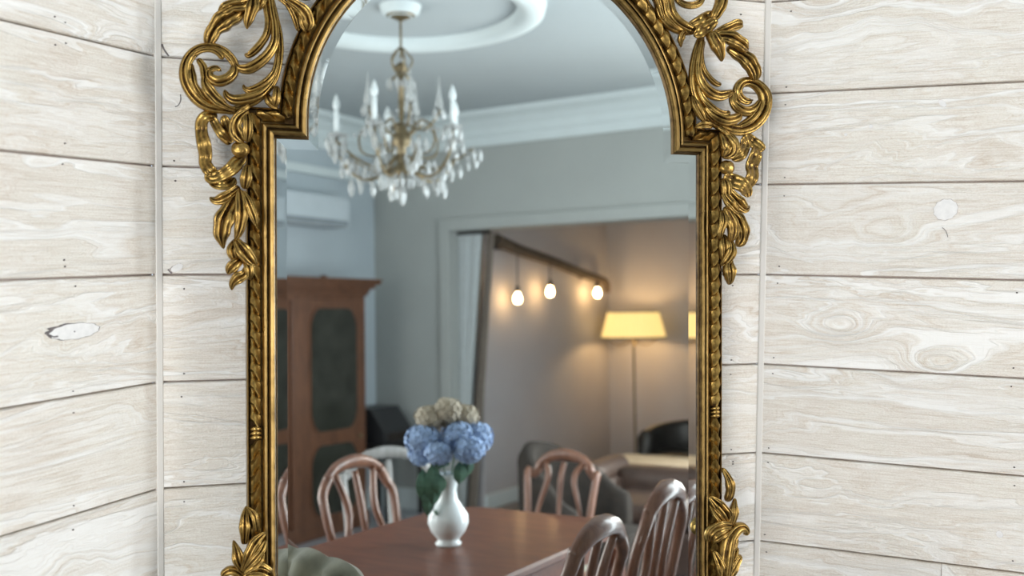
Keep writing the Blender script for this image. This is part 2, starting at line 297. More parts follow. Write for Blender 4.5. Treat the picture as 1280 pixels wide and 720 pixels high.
# traced carving of the two sides of the frame, millimetres in the plane of the glass
CARVE_A = [('scroll',12,[(90.4,289.5,6.7),(83.9,304.0,8.0),(69.6,317.9,8.0),(50.1,323.4,7.9),(30.8,319.4,8.5),(15.4,306.3,9.2),(7.6,288.5,9.8),(7.5,268.4,10.4),(15.1,248.8,10.5),(29.1,232.2,10.5),(47.1,222.4,9.2),(69.2,219.4,8.0),(91.4,219.1,6.7),(111.2,228.3,5.4)]),('scroll',6,[(147.0,416.2,6.8),(156.2,377.2,6.8),(161.5,351.5,6.8),(162.8,326.8,6.8),(160.0,301.9,6.8),(153.2,278.1,7.5),(141.0,258.2,8.1),(122.3,239.4,8.1),(101.0,227.4,6.7),(82.5,221.0,5.3)]),('scroll',18,[(139.3,412.5,5.4),(140.6,393.5,6.7),(143.2,373.3,6.7),(140.4,351.3,6.7),(131.1,334.4,6.7),(120.4,321.4,6.7),(109.9,312.6,5.3),(103.3,314.9,2.7)]),('scroll',22,[(147.0,412.1,5.4),(149.6,389.2,6.1),(153.5,365.0,6.7),(153.4,339.1,8.1),(144.0,318.1,8.7),(128.0,300.7,9.4),(109.5,288.8,9.3),(93.8,289.1,6.6),(87.3,296.8,4.0)]),('scroll',16,[(159.2,324.4,4.1),(155.1,294.1,5.4),(145.7,275.8,6.8),(129.6,261.2,7.4),(112.4,253.5,6.7),(103.2,257.0,4.0),(101.9,263.7,2.0)]),('scroll',18,[(156.2,282.8,4.1),(145.5,264.5,5.4),(128.1,247.2,8.1),(105.6,237.9,9.3),(86.0,235.5,8.6),(74.3,241.6,6.6),(70.4,252.2,2.6)]),('scroll',20,[(20.4,307.7,3.9),(33.2,315.2,5.2),(48.6,317.5,5.9),(61.5,311.7,5.9),(67.9,302.7,5.3)]),('scroll',24,[(85.9,293.6,6.6),(84.5,280.1,8.6),(74.1,268.8,9.2),(58.6,263.8,9.2),(47.0,269.8,7.9),(45.8,280.5,6.5),(56.1,286.4,5.3),(65.1,281.6,3.9)]),('leaf',20,[(26.7,301.4,3.9),(35.6,288.6,6.5),(38.1,271.4,5.9),(38.1,260.7,6.5),(45.7,246.4,9.8),(58.6,232.4,9.2),(74.1,222.4,5.3),(89.7,217.8,2.7)]),('leaf',16,[(16.5,293.6,3.9),(17.7,275.0,6.5),(21.5,256.5,6.5),(32.9,238.4,6.6),(48.3,225.8,4.0)]),('leaf',14,[(43.6,325.2,7.9),(47.6,338.9,10.5),(55.4,354.2,12.5),(69.7,368.7,15.9),(86.7,380.8,14.6),(102.5,394.2,12.0),(119.7,414.6,8.0)]),('leaf',24,[(119.0,406.5,8.0),(99.3,395.5,10.6),(82.4,391.4,10.6),(69.4,383.7,9.9),(60.3,379.0,5.3)]),('leaf',26,[(117.6,414.0,6.7),(116.2,396.3,10.7),(112.3,381.2,10.0),(108.3,366.1,6.6),(106.9,355.2,1.3)]),('leaf',22,[(124.5,418.3,5.3),(131.1,406.7,8.0),(127.1,395.5,6.7),(121.7,388.3,2.7)]),('scroll',10,[(157.4,418.8,4.1),(173.5,407.8,5.5),(184.3,393.5,6.8),(191.0,377.5,6.8),(195.1,361.2,4.1)]),('leaf',24,[(174.9,411.1,5.4),(189.6,401.4,8.2),(203.1,388.7,10.2),(209.9,372.8,9.6),(208.5,360.3,4.1)]),('leaf',22,[(193.9,396.7,4.1),(199.3,383.4,6.8),(201.9,369.9,6.8),(207.3,359.3,4.1)]),('scroll',12,[(162.6,421.4,5.4),(184.2,423.2,8.2),(208.7,422.5,8.2),(225.2,429.4,5.5)]),('leaf',20,[(157.3,263.4,2.7),(155.9,249.7,6.8),(154.5,236.0,6.8),(151.8,226.3,2.7)]),('leaf',16,[(140.2,250.9,2.7),(142.9,238.8,6.7),(149.5,229.6,5.4),(158.9,225.9,2.7)]),('scroll',24,[(89.5,210.4,2.7),(100.0,217.7,4.0),(111.8,226.4,3.3)]),('ribbon',8,[(58.9,208.7,9.3),(43.3,208.0,10.6),(33.6,198.1,10.5),(32.9,179.2,10.5),(36.6,159.2,11.9),(39.2,143.1,11.2),(39.1,127.0,10.6),(48.1,112.4,10.6),(63.7,103.4,8.0)]),('ribbon',14,[(50.9,204.7,7.9),(57.3,190.2,7.9),(66.3,175.8,8.6),(81.9,162.9,8.0)]),('ribbon',12,[(67.8,208.5,6.6),(73.0,193.9,9.3),(76.9,177.9,9.3),(84.7,164.6,6.7)]),('leaf',24,[(109.2,219.5,4.0),(93.4,205.2,8.0),(86.8,190.1,10.6),(92.0,174.2,11.3),(101.1,163.8,6.7)]),('leaf',22,[(106.6,217.0,4.0),(107.9,200.8,8.0),(107.8,181.9,8.0),(106.4,164.2,5.3)]),('knot',20,[(96.0,151.9,15.8,14.2)]),('ribbon',20,[(102.5,141.3,8.0),(90.7,130.1,12.0),(80.2,117.6,11.9),(64.6,107.7,10.6),(47.7,101.8,10.5),(37.5,106.9,5.2)]),('ribbon',16,[(45.3,102.1,5.3),(53.0,91.6,6.6),(67.2,89.3,7.9),(80.3,95.0,9.3),(86.9,104.7,5.3)]),('leaf',22,[(94.4,88.1,5.3),(78.7,75.6,7.9),(63.0,65.8,8.6),(52.7,64.3,6.6),(45.0,69.4,1.3)]),('leaf',20,[(93.1,81.5,5.3),(80.0,56.9,11.9),(68.2,31.1,15.9),(64.2,8.1,12.6),(65.4,-6.7,6.6),(68.0,-17.4,1.3)]),('leaf',28,[(94.0,83.6,5.3),(96.5,59.4,10.6),(96.5,35.1,10.6),(91.1,8.1,6.6),(85.9,-2.7,2.6)]),('leaf',30,[(99.1,80.8,4.0),(108.2,59.5,6.6),(116.0,38.1,6.7),(121.2,21.9,2.7)]),('leaf',24,[(107.5,126.2,5.3),(104.8,105.8,9.3),(102.1,84.1,6.7)]),('leaf',26,[(86.0,1.4,4.0),(93.8,-13.3,10.6),(105.5,-29.5,12.0),(114.6,-40.3,8.0),(122.5,-47.0,1.3)]),('leaf',20,[(88.9,-1.0,4.0),(81.0,-17.3,8.6),(84.9,-32.2,6.6),(94.0,-41.6,2.7)]),('leaf',20,[(100.6,-32.1,5.3),(87.4,-41.6,9.3),(78.2,-52.4,8.6),(74.3,-60.5,2.7)]),('leaf',24,[(109.5,-43.0,5.3),(101.6,-59.2,8.0),(89.7,-67.3,9.3),(81.9,-76.7,6.6),(80.5,-87.5,1.3)]),('leaf',26,[(102.8,-34.9,4.0),(108.0,-48.4,8.0),(109.3,-60.6,6.7),(110.6,-70.1,1.3)]),('leaf',18,[(103.1,-456.5,1.3),(100.3,-475.4,7.4),(100.3,-494.5,8.7),(100.2,-510.8,6.7),(100.2,-521.7,4.0)]),('leaf',24,[(104.0,-456.6,1.3),(114.5,-468.3,5.4),(118.4,-483.5,5.4),(121.0,-500.1,4.0)]),('leaf',18,[(81.8,-513.4,1.3),(87.0,-531.5,8.0),(90.9,-549.6,9.4),(100.0,-566.7,6.7)]),('leaf',26,[(135.5,-502.1,2.7),(120.8,-511.9,8.1),(108.9,-530.0,8.7),(99.6,-552.3,5.3),(95.6,-565.5,2.7)]),('leaf',28,[(135.3,-515.3,2.7),(125.9,-532.2,6.7),(112.7,-547.4,6.7),(100.8,-561.4,4.0)]),('leaf',30,[(131.1,-534.9,2.7),(125.7,-545.3,5.4),(115.1,-555.3,5.4),(104.6,-562.5,4.0)]),('scroll',28,[(144.4,-569.3,4.0),(127.2,-556.9,6.7),(110.0,-560.8,5.4),(99.4,-570.7,4.0)]),('scroll',24,[(147.3,-589.9,4.1),(127.4,-577.1,9.4),(107.5,-575.3,9.4),(94.4,-582.2,5.3)]),('scroll',14,[(102.8,-588.6,6.7),(93.6,-574.1,8.1),(79.2,-564.6,8.0),(67.4,-569.0,6.7),(66.0,-577.0,5.3)]),('leaf',16,[(52.8,-624.0,4.0),(68.5,-605.2,13.3),(92.1,-597.9,16.1),(121.2,-603.4,10.8)])]
CARVE_B = [('scroll',10,[(863.4,492.7,6.5),(880.4,466.4,9.7),(888.9,442.4,11.4),(909.4,423.8,11.4),(935.3,416.4,9.9),(961.4,416.7,6.6)]),('scroll',18,[(890.0,492.8,6.5),(900.3,469.0,8.1),(905.4,446.3,8.9),(920.8,429.0,9.0),(943.2,419.8,8.2),(958.8,417.8,4.9)]),('scroll',16,[(877.4,489.2,4.8),(889.3,468.7,6.5),(897.8,443.1,7.3),(916.7,424.5,6.5),(935.6,418.2,4.9)]),('scroll',8,[(912.1,488.1,4.9),(929.4,470.9,7.4),(948.5,466.2,8.2),(969.4,472.6,7.5),(981.7,490.8,5.0)]),('ribbon',18,[(945.0,421.5,9.8),(962.3,429.0,13.2),(981.5,441.3,13.2),(1000.8,453.8,10.0)]),('ribbon',24,[(952.2,403.6,8.2),(967.8,414.0,13.2),(985.2,426.2,13.2),(999.2,439.7,8.3)]),('scroll',14,[(997.8,440.4,10.0),(1006.6,456.8,11.7),(1013.6,471.5,13.4),(1018.9,495.4,13.4)]),('leaf',14,[(943.6,413.0,4.9),(931.5,407.5,6.6),(926.3,396.2,6.6),(929.8,382.5,1.6)]),('leaf',22,[(996.8,410.3,8.3),(1019.8,421.3,9.2),(1041.0,430.8,10.1),(1060.7,435.4,7.6)]),('leaf',26,[(998.1,406.4,8.3),(1021.0,404.9,13.3),(1044.1,397.1,14.2),(1061.9,387.3,11.8),(1070.9,383.2,3.4)]),('leaf',24,[(987.0,415.4,11.6),(994.0,397.2,14.9),(1002.8,382.2,13.3),(1009.8,368.6,8.3),(1013.3,357.9,1.7)]),('leaf',18,[(1029.1,388.4,8.4),(1047.0,378.5,11.8),(1066.7,365.6,13.5),(1081.1,350.7,13.6),(1088.3,338.4,11.0),(1091.9,325.9,8.5)]),('scroll',8,[(978.2,409.0,8.3),(967.7,383.2,9.9),(960.7,354.6,10.8),(957.2,324.7,10.8),(960.7,296.7,11.6),(973.0,272.3,13.3),(992.3,249.7,13.4),(1020.7,233.6,12.6),(1052.9,227.1,12.7),(1081.7,234.7,13.6),(1103.6,253.3,14.6),(1116.3,276.3,13.7),(1116.3,298.8,13.7),(1103.5,315.7,12.0),(1085.3,324.2,10.2),(1067.2,321.6,10.2),(1056.4,308.3,11.0),(1061.8,292.7,10.2),(1078.1,285.6,7.7),(1092.6,289.5,5.1)]),('scroll',18,[(974.5,400.3,5.0),(967.6,378.0,6.6),(962.3,341.8,8.2),(969.3,315.7,11.6),(985.1,297.9,12.4),(1006.2,291.2,11.7),(1025.6,295.4,9.2),(1041.6,302.5,5.0)]),('scroll',14,[(980.2,398.4,3.3),(973.2,372.9,5.0),(976.7,345.0,5.8),(990.8,325.5,6.7),(1006.6,315.5,6.7),(1017.3,317.6,3.3)]),('scroll',20,[(961.3,311.8,4.9),(970.0,287.4,7.4),(987.5,268.0,9.1),(1010.4,256.6,8.3),(1026.3,257.3,6.7),(1029.8,263.8,3.3)]),('scroll',24,[(976.5,268.4,5.0),(992.3,252.0,8.3),(1015.2,242.1,10.8),(1036.4,244.6,10.9),(1050.7,251.6,8.4),(1054.2,258.1,3.4)]),('scroll',16,[(1042.8,301.4,6.7),(1041.0,282.3,8.4),(1051.8,268.7,10.1),(1071.5,263.3,10.2),(1091.4,272.2,8.5),(1104.1,288.8,5.1)]),('scroll',18,[(1054.2,233.7,5.1),(1075.8,245.8,7.6),(1093.8,264.1,7.7),(1104.7,285.3,5.1)]),('leaf',20,[(950.9,289.5,3.3),(954.3,271.0,8.2),(964.8,252.8,8.2),(978.7,237.9,3.3)]),('leaf',20,[(957.8,227.6,3.3),(971.7,231.3,6.6),(994.5,230.8,5.0)]),('scroll',26,[(1001.7,228.7,3.3),(1015.8,219.9,5.0),(1033.5,208.1,3.3)]),('leaf',22,[(1012.8,221.9,5.0),(1019.9,203.4,11.7),(1027.0,183.2,15.1),(1018.1,168.8,8.3)]),('leaf',24,[(1027.6,219.1,3.3),(1034.7,203.7,8.4),(1032.9,186.3,10.0),(1025.8,170.4,5.0)]),('ribbon',6,[(1068.5,218.5,8.5),(1084.8,212.8,10.2),(1103.0,200.7,12.0),(1114.0,186.7,8.6)]),('ribbon',14,[(1098.1,193.2,15.4),(1092.7,177.0,17.0),(1089.1,159.4,17.9),(1087.3,141.8,17.9),(1080.0,124.1,15.3),(1072.8,111.2,8.5)]),('ribbon',18,[(1063.2,213.5,11.8),(1070.4,196.4,13.5),(1057.8,180.1,14.3),(1041.7,166.9,10.1)]),('knot',20,[(1026.3,150.4,16.9,14.9)]),('ribbon',22,[(1016.4,131.0,8.3),(1034.1,126.8,15.1),(1055.5,117.9,15.2),(1071.7,105.7,13.5),(1077.1,93.2,8.5)]),('leaf',26,[(1021.2,107.3,6.7),(1035.4,90.3,10.0),(1051.4,74.9,10.9),(1063.9,68.9,7.6),(1074.7,75.4,1.7)]),('leaf',30,[(1011.8,100.4,5.0),(1020.7,81.9,8.3),(1036.6,66.5,8.4),(1049.1,62.0,3.4)]),('leaf',24,[(1017.0,129.3,6.7),(1018.8,110.5,10.0),(1020.5,88.6,8.4)]),('leaf',20,[(1026.4,70.1,6.7),(1044.2,51.5,12.6),(1054.9,29.5,14.3),(1056.8,9.0,11.8),(1049.6,-5.3,6.7)]),('leaf',28,[(1018.3,72.6,5.0),(1027.1,47.6,10.0),(1032.5,25.7,10.0),(1030.7,3.7,5.0)]),('leaf',30,[(1010.1,66.0,5.0),(1010.1,44.1,8.3),(1004.8,22.2,6.6),(1006.6,9.7,3.3)]),('leaf',22,[(1018.2,19.5,5.0),(1016.4,0.6,11.7),(1018.2,-18.2,11.7),(1021.7,-35.5,6.7)]),('leaf',26,[(1031.9,6.9,5.0),(1030.1,-11.9,10.0),(1021.2,-30.9,10.0),(1010.6,-43.4,3.3)]),('leaf',22,[(1028.8,-24.4,6.7),(1027.1,-44.9,12.6),(1028.9,-62.3,13.4),(1030.6,-73.3,8.4),(1030.6,-81.2,3.4)]),('leaf',14,[(1021.2,-445.2,3.4),(1031.9,-468.1,8.4),(1035.5,-490.5,10.1),(1030.1,-512.4,6.8)]),('leaf',28,[(985.1,-497.0,5.0),(999.1,-512.1,10.0),(1015.0,-530.5,10.9),(1029.2,-553.6,5.0)]),('leaf',26,[(987.9,-513.3,3.3),(998.5,-532.9,8.3),(1018.0,-551.7,6.7)]),('leaf',24,[(1044.0,-505.0,2.5),(1038.6,-520.4,8.4),(1035.1,-539.2,10.9),(1029.8,-557.8,8.4)]),('scroll',22,[(1016.7,-671.0,13.4),(1018.5,-636.4,15.1),(1022.0,-608.2,15.1),(1029.1,-581.9,14.3),(1045.2,-565.7,11.8),(1061.3,-563.8,9.3),(1070.4,-574.0,7.6),(1063.1,-578.2,5.1)]),('leaf',28,[(1034.6,-557.2,6.7),(1009.7,-553.7,10.0),(988.6,-560.0,10.8),(979.9,-573.4,8.3),(985.1,-584.8,3.3)]),('leaf',30,[(1026.3,-565.6,5.0),(1005.1,-571.8,8.3),(989.3,-583.1,6.6)]),('leaf',16,[(1029.0,-616.7,6.7),(1039.7,-601.7,6.8),(1050.5,-585.0,5.1)]),('leaf',16,[(1030.8,-639.1,6.8),(1041.5,-619.3,7.6),(1050.5,-602.6,5.1)]),('leaf',18,[(1017.2,-681.7,8.4),(1033.3,-651.5,11.8),(1049.4,-630.6,9.3),(1060.1,-620.4,5.1)]),('leaf',22,[(997.2,-606.2,3.3),(1004.3,-625.7,8.4),(1011.4,-648.4,8.4),(1015.0,-667.7,5.0)])]
NAILS_LEFT = [(1.0178, 1.9585), (0.9978, 1.9539), (1.0168, 1.916), (0.9967, 1.9221), (1.0001, 1.7669), (1.0051, 1.7343), (1.0038, 1.5848), (1.0024, 1.5748), (0.9821, 1.5427), (0.9888, 1.3764), (0.9876, 1.3417), (0.9893, 1.193), (0.9914, 1.1548)]
NAILS_BACK = [(-0.0114, 1.756), (-0.0102, 1.7212), (0.0031, 1.3813), (-0.0011, 1.3401), (0.0023, 1.1882), (0.0022, 1.1523), (0.0037, 1.5316), (1.1028, 2.0948), (1.0956, 1.5335), (1.0963, 1.3773), (1.095, 1.347), (1.1004, 1.1877), (1.1049, 1.1568), (1.1048, 1.1619)]
NAILS_RIGHT = [(0.9511, 2.1024), (0.9447, 1.9468), (0.9439, 1.9106), (0.9455, 1.7597), (0.9447, 1.7215), (0.938, 1.5745), (0.9354, 1.5391), (0.9305, 1.3821), (0.9296, 1.3482), (0.9246, 1.1896), (0.9235, 1.1587), (0.9201, 1.0038), (0.9242, 0.9664), (1.3867, 1.5321), (1.3854, 1.3867), (1.3822, 1.3508), (1.3923, 1.1942), (1.3933, 1.1583), (1.3947, 1.0109)]

# ================================================================== planked corner
PITCHZ = .1895; SEAM0 = 1.5565
def plank_wall(name, x0, x1, origin, rot, joints, nails, zmax):
    """local x runs along the boards, their face is local y = 0, the wall's body is on +y"""
    w = link(name, BX(x0, x1, .016, .05, 0, zmax), SHADOWGAP); w.location = origin; w.rotation_euler.z = rot; w['kind'] = 'structure'
    meshes = {}; k = int(-SEAM0/PITCHZ) - 1
    while True:
        z0 = SEAM0 + k*PITCHZ; z1 = z0 + PITCHZ; row = k; k += 1
        if z1 <= .02: continue
        if z0 >= zmax - .01: break
        a0, a1 = max(z0, 0), min(z1, zmax)
        segs = [(x0, x1)]
        for (jk, jx) in joints:
            if jk == row: segs = [(x0, jx-.0006), (jx+.0006, x1)]
        for s0, s1 in segs:
            key = (round(s1-s0, 4), round(a1-a0, 4))
            if key not in meshes:
                L, H = key; g = .0056; h = H/2
                prof = [(.017, -h+g*.25), (.004, -h+g*.25), (0, -h+g*.55), (0, h-g*.55), (.004, h-g*.25), (.017, h-g*.25)]
                bm = bmesh.new(); A = [bm.verts.new((-L/2, y, z)) for y, z in prof]; B = [bm.verts.new((L/2, y, z)) for y, z in prof]
                bm.faces.new(A); bm.faces.new(B)
                for i in range(6): j = (i+1) % 6; bm.faces.new((A[i], A[j], B[j], B[i]))
                bmesh.ops.recalc_face_normals(bm, faces=bm.faces)
                me = bpy.data.meshes.new('plank'); bm.to_mesh(me); bm.free(); me.materials.append(PLANK); meshes[key] = me
            o = bpy.data.objects.new('plank', meshes[key]); C.objects.link(o); o.parent = w
            o.location = ((s0+s1)/2, random.uniform(-.0003, .0003), (a0+a1)/2)
    bm = bmesh.new()
    for x, z in nails:
        q = [bm.verts.new((x+.0022*cos(t*pi/3)*random.uniform(.6, 1.2), -.0008, z+.0016*sin(t*pi/3)*random.uniform(.6, 1.2))) for t in range(6)]
        bm.faces.new(q)
        q2 = [bm.verts.new((v.co.x, .002, v.co.z)) for v in q]
        for i in range(6): bm.faces.new((q[i], q[(i+1) % 6], q2[(i+1) % 6], q2[i]))
    s = link('nail_head', bm, NAILM, w); s['kind'] = 'stuff'
    return w
NAILM = simple('rusty_nail', (.06, .045, .04), .7)
LU0, RV0 = .79622, .90313
wall_left = plank_wall('wall_left', -1.3, -LU0, ORG, ROT + pi, [], [(-u, z) for u, z in NAILS_LEFT], CEIL)
wall_back = plank_wall('wall_back', CL.x, CR.x, (0, 0, 0), 0, [], NAILS_BACK, CEIL)
wall_right = plank_wall('wall_right', RV0, 1.47, ORG, ROT + pi/2, [(-4, 1.2677)], NAILS_RIGHT, CEIL)
# the narrow white beads that close the two corners
for i, (p, a) in enumerate(((CL, .6), (CR, -.55))):
    bm = PR([(-.0065, .012), (-.0065, -.001), (-.0045, -.0028), (.0045, -.0028), (.0065, -.001), (.0065, .012)], 0, CEIL, 'xy')
    o = link('trim_%d' % (i+1), bm, CORNER, smooth=False); o.location = p + Vector((0, -.002, 0)); o.rotation_euler.z = a*.65; o['kind'] = 'structure'
# knots that show in the boards
KRIM = simple('knot_rim_bark', (.16, .14, .14), .9, var=.4, scale=120); KFILL = simple('whitewashed_knot', (.82, .805, .79), .6, var=.06, scale=90)
KLINE = simple('knot_line', (.52, .47, .44), .8, var=.3, scale=150)
def knot(wall, x, z, a, b, tilt, rim, heavy=0, fill=KFILL):
    n = 40; bm = bmesh.new(); ct, st = cos(tilt), sin(tilt)
    def pt(r, t, y): X, Z = a*r*cos(t), b*r*sin(t); return (x + X*ct - Z*st, y, z + X*st + Z*ct)
    prev = None; c = bm.verts.new((x, -.0011, z)); first = None; inner = []
    for i in range(n): inner.append(bm.verts.new(pt(1 + .04*sin(i*1.7), 2*pi*i/n, -.0007)))
    for i in range(n): bm.faces.new((c, inner[i], inner[(i+1) % n]))
    k = link('knot', bm, fill, wall)
    bm = bmesh.new(); A, B, D = [], [], []
    for i in range(n):
        t = 2*pi*i/n; w = .01 + .04*random.random()*(1.6 if sin(t*2.3+x*9) > 0 else .3) + heavy*max(0, cos(t-heavy_dir(tilt)))**3*(.5+random.random())
        A.append(bm.verts.new(pt(1 + .04*sin(i*1.7) - .01, t, -.0009))); B.append(bm.verts.new(pt(1 + .04*sin(i*1.7) + w, t, -.0009)))
        D.append(bm.verts.new(pt(1 + .04*sin(i*1.7) + w, t, .001)))
    for i in range(n):
        j = (i+1) % n; bm.faces.new((A[i], A[j], B[j], B[i])); bm.faces.new((B[i], B[j], D[j], D[i]))
    link('knot_rim', bm, rim, k)
def heavy_dir(t): return 2.5
def crack(wall, pts, w=.0012):
    link('crack', tube(bmesh.new(), [(x, -.0004, z) for x, z in pts], w, 6, 12, flat=.4), KRIM, wall)
knot(wall_left, -.984, 1.4716, .050, .0125, .03, KRIM, .22)
crack(wall_left, [(-.9865, 1.4722), (-.984, 1.4716)], .0022)
crack(wall_left, [(-1.034, 1.4700), (-1.026, 1.4665), (-1.018, 1.4668)], .0020)
knot(wall_right, 1.2563, 1.6921, .0225, .0200, .5, KLINE)
crack(wall_right, [(1.2575, 1.705), (1.2560, 1.694), (1.2470, 1.6865)], .0007)
crack(wall_right, [(1.2510, 1.657), (1.2580, 1.650), (1.2620, 1.638)], .0008)
knot(wall_right, 1.113, 1.86, .004, .004, 0, KLINE); knot(wall_right, 1.065, 1.845, .0032, .0032, 0, KLINE)
knot(wall_right, 1.37, 1.06, .006, .007, .4, KLINE); knot(wall_right, 1.245, 1.90, .005, .009, .8, KLINE)
knot(wall_back, -.008, 1.5685, .011, .006, .5, KLINE, .3)
crack(wall_back, [(-.0310, 1.957), (-.0275, 1.948), (-.0200, 1.9370)], .0022)
crack(wall_back, [(-.0010, 1.872), (-.0005, 1.862), (-.0045, 1.853), (-.010, 1.850)], .0008)
crack(wall_back, [(-.0230, 1.5660), (-.0165, 1.5590)], .0018)

# ================================================================== room behind the camera, seen in the glass
def windowed(name, axis, a0, a1, opens, m, base=0, sg=-1, z1=CEIL, t=.2, z0=0):
    """painted wall; axis 'u' = its face lies at u=base and runs along v, 'v' = lies at v=base and runs along u"""
    bm = bmesh.new(); lo, hi = min(base, base+sg*t), max(base, base+sg*t)
    def put(p, q, za, zb):
        if q-p < 1e-3 or zb-za < 1e-3: return
        if axis == 'u': box(bm, lo, hi, p, q, za, zb)
        else: box(bm, p, q, lo, hi, za, zb)
    x = a0
    for (p, q, za, zb) in sorted(opens):
        put(x, p, z0, z1); put(p, q, z0, za); put(p, q, zb, z1); x = q
    put(x, a1, z0, z1)
    return struct(name, bm, m)
OP0, OP1, OPZ = 1.35, 3.82, 2.125
WIN1, ADDED_WIN2 = (.13, 1.13, .28, 2.52), (.38, 1.72, .28, 2.52)  # the side-wall opening is unseen, added to light the planks
WIN3 = (2.35, 3.65, .28, 2.52)
windowed('wall_right_plastered', 'u', 1.47, VLEN, [WIN3], BLUEWALL)
ADDED_WIN4 = (2.45, 3.65, .28, 2.52)  # unseen opening, added to brighten the wall facing it
windowed('wall_left_plastered', 'v', 1.3, ULEN, [ADDED_WIN4], BLUEWALL)
windowed('wall_side', 'u', -.2, VLEN+.2, [ADDED_WIN2], BLUEWALL, ULEN, 1)
windowed('wall_front', 'v', -.2, ULEN, [WIN1, (OP0, OP1, 0, OPZ)], GREYWALL, VLEN, 1, t=.22)
struct('floor', BX(-.2, ULEN+.2, -.2, VLEN+.2, -.1, 0), FLOORM)
struct('ceiling', BX(-.2, ULEN+.2, -.2, VLEN+.25, CEIL, CEIL+.1), CEILM)
# far living room
FV = 7.75
struct('floor_far', BX(-.8, 3.9, VLEN+.2, FV+.2, -.1, 0), FARFLOOR)
struct('ceiling_far', BX(-.8, 3.9, VLEN+.2, FV+.2, 2.6, 2.7), CEILM)
struct('wall_far', BX(-.8, 3.9, FV, FV+.15, 0, 2.62), LILAC)
struct('wall_far_left', BX(3.68, 3.9, VLEN+.22, FV+.1, 0, 2.62), LILAC)
struct('baseboard_far_left', BX(3.662, 3.69, VLEN+.22, FV, 0, .11), WHITE)
struct('wall_far_side', BX(-.8, -.65, VLEN+.1, FV+.1, 0, 2.62), LILAC)
struct('baseboard_far', BX(-.6, 3.67, FV-.018, FV+.01, 0, .14), WHITE)
# cornices and door casing
def cornice(name, a, b, pl, sgn):
    prof = [(0, 0), (.015, 0), (.03, .06), (.05, .08), (.06, .12), (.11, .17), (.13, .18), (.19, .20), (.20, .23), (0, .23)]
    z0 = CEIL - .23
    bm = bmesh.new()
    if pl == 'v': A = [bm.verts.new((a, sgn[0] + sgn[1]*d, z0+h)) for d, h in prof]; B = [bm.verts.new((b, sgn[0] + sgn[1]*d, z0+h)) for d, h in prof]
    else: A = [bm.verts.new((sgn[0] + sgn[1]*d, a, z0+h)) for d, h in prof]; B = [bm.verts.new((sgn[0] + sgn[1]*d, b, z0+h)) for d, h in prof]
    bm.faces.new(A); bm.faces.new(B)
    for i in range(len(A)): j = (i+1) % len(A); bm.faces.new((A[i], A[j], B[j], B[i]))
    return struct(name, bm, WHITE)
cornice('trim_3', 0, ULEN, 'v', (VLEN, -1)); cornice('trim_4', 0, VLEN, 'u', (ULEN, -1))
cornice('trim_5', 1.47, VLEN, 'u', (0, 1)); cornice('trim_6', 1.3, ULEN, 'v', (0, 1))
struct('trim_7', BX(ULEN-.05, ULEN, 0, VLEN, 2.53, 2.59), WHITE)      # picture rail
bm = bmesh.new(); box(bm, OP0-.09, OP0, VLEN-.03, VLEN+.01, 0, OPZ+.09, .006); box(bm, OP1, OP1+.09, VLEN-.03, VLEN+.01, 0, OPZ+.09, .006); box(bm, OP0, OP1, VLEN-.03, VLEN+.01, OPZ, OPZ+.09, .006)
struct('trim_8', bm, GREYWALL)
bm = bmesh.new(); box(bm, OP1+.09, ULEN, VLEN-.02, VLEN, 0, .16); struct('baseboard_front', bm, WHITE)
bm = BX(ULEN-.02, ULEN, 0, VLEN, 0, .16); struct('baseboard_side', bm, WHITE)
# windows
def window(name, axis, base, sg, p, q, za, zb):
    bm = bmesh.new(); f = .06
    def put(B, a, b_, z0, z1, d0=.09, d1=.15):
        lo, hi = min(base+sg*d0, base+sg*d1), max(base+sg*d0, base+sg*d1)
        if axis == 'u': box(B, lo, hi, a, b_, z0, z1)
        else: box(B, a, b_, lo, hi, z0, z1)
    mid = (p+q)/2
    put(bm, p, p+f, za, zb); put(bm, q-f, q, za, zb); put(bm, p, q, za, za+f); put(bm, p, q, zb-f, zb); put(bm, mid-.04, mid+.04, za, zb)
    for k in (1, 2): zz = za + (zb-za)*k/3; put(bm, p, q, zz-.015, zz+.015)
    w = struct(name, bm, WHITE)
    for a, b_ in ((p+f, mid-.04), (mid+.04, q-f)):
        g = bmesh.new(); put(g, a, b_, za+f, zb-f, .118, .122); link('pane', g, PANE, w)
m, n, l, b = mat('clear_pane'); PANE = m
tr = N(n, 'ShaderNodeBsdfTransparent'); gl = N(n, 'ShaderNodeBsdfGlossy'); gl.inputs['Roughness'].default_value = .02
mx = N(n, 'ShaderNodeMixShader'); fr = N(n, 'ShaderNodeFresnel'); fr.inputs[0].default_value = 1.3
l.new(fr.outputs[0], mx.inputs[0]); l.new(tr.outputs[0], mx.inputs[1]); l.new(gl.outputs[0], mx.inputs[2]); l.new(mx.outputs[0], n['Material Output'].inputs[0])
window('window_1', 'v', VLEN, 1, *WIN1); window('added_window_2', 'u', ULEN, 1, *ADDED_WIN2); window('window_3', 'u', 0, -1, *WIN3); window('added_window_4', 'v', 0, -1, *ADDED_WIN4)  # second and fourth windows are unseen, added for their light
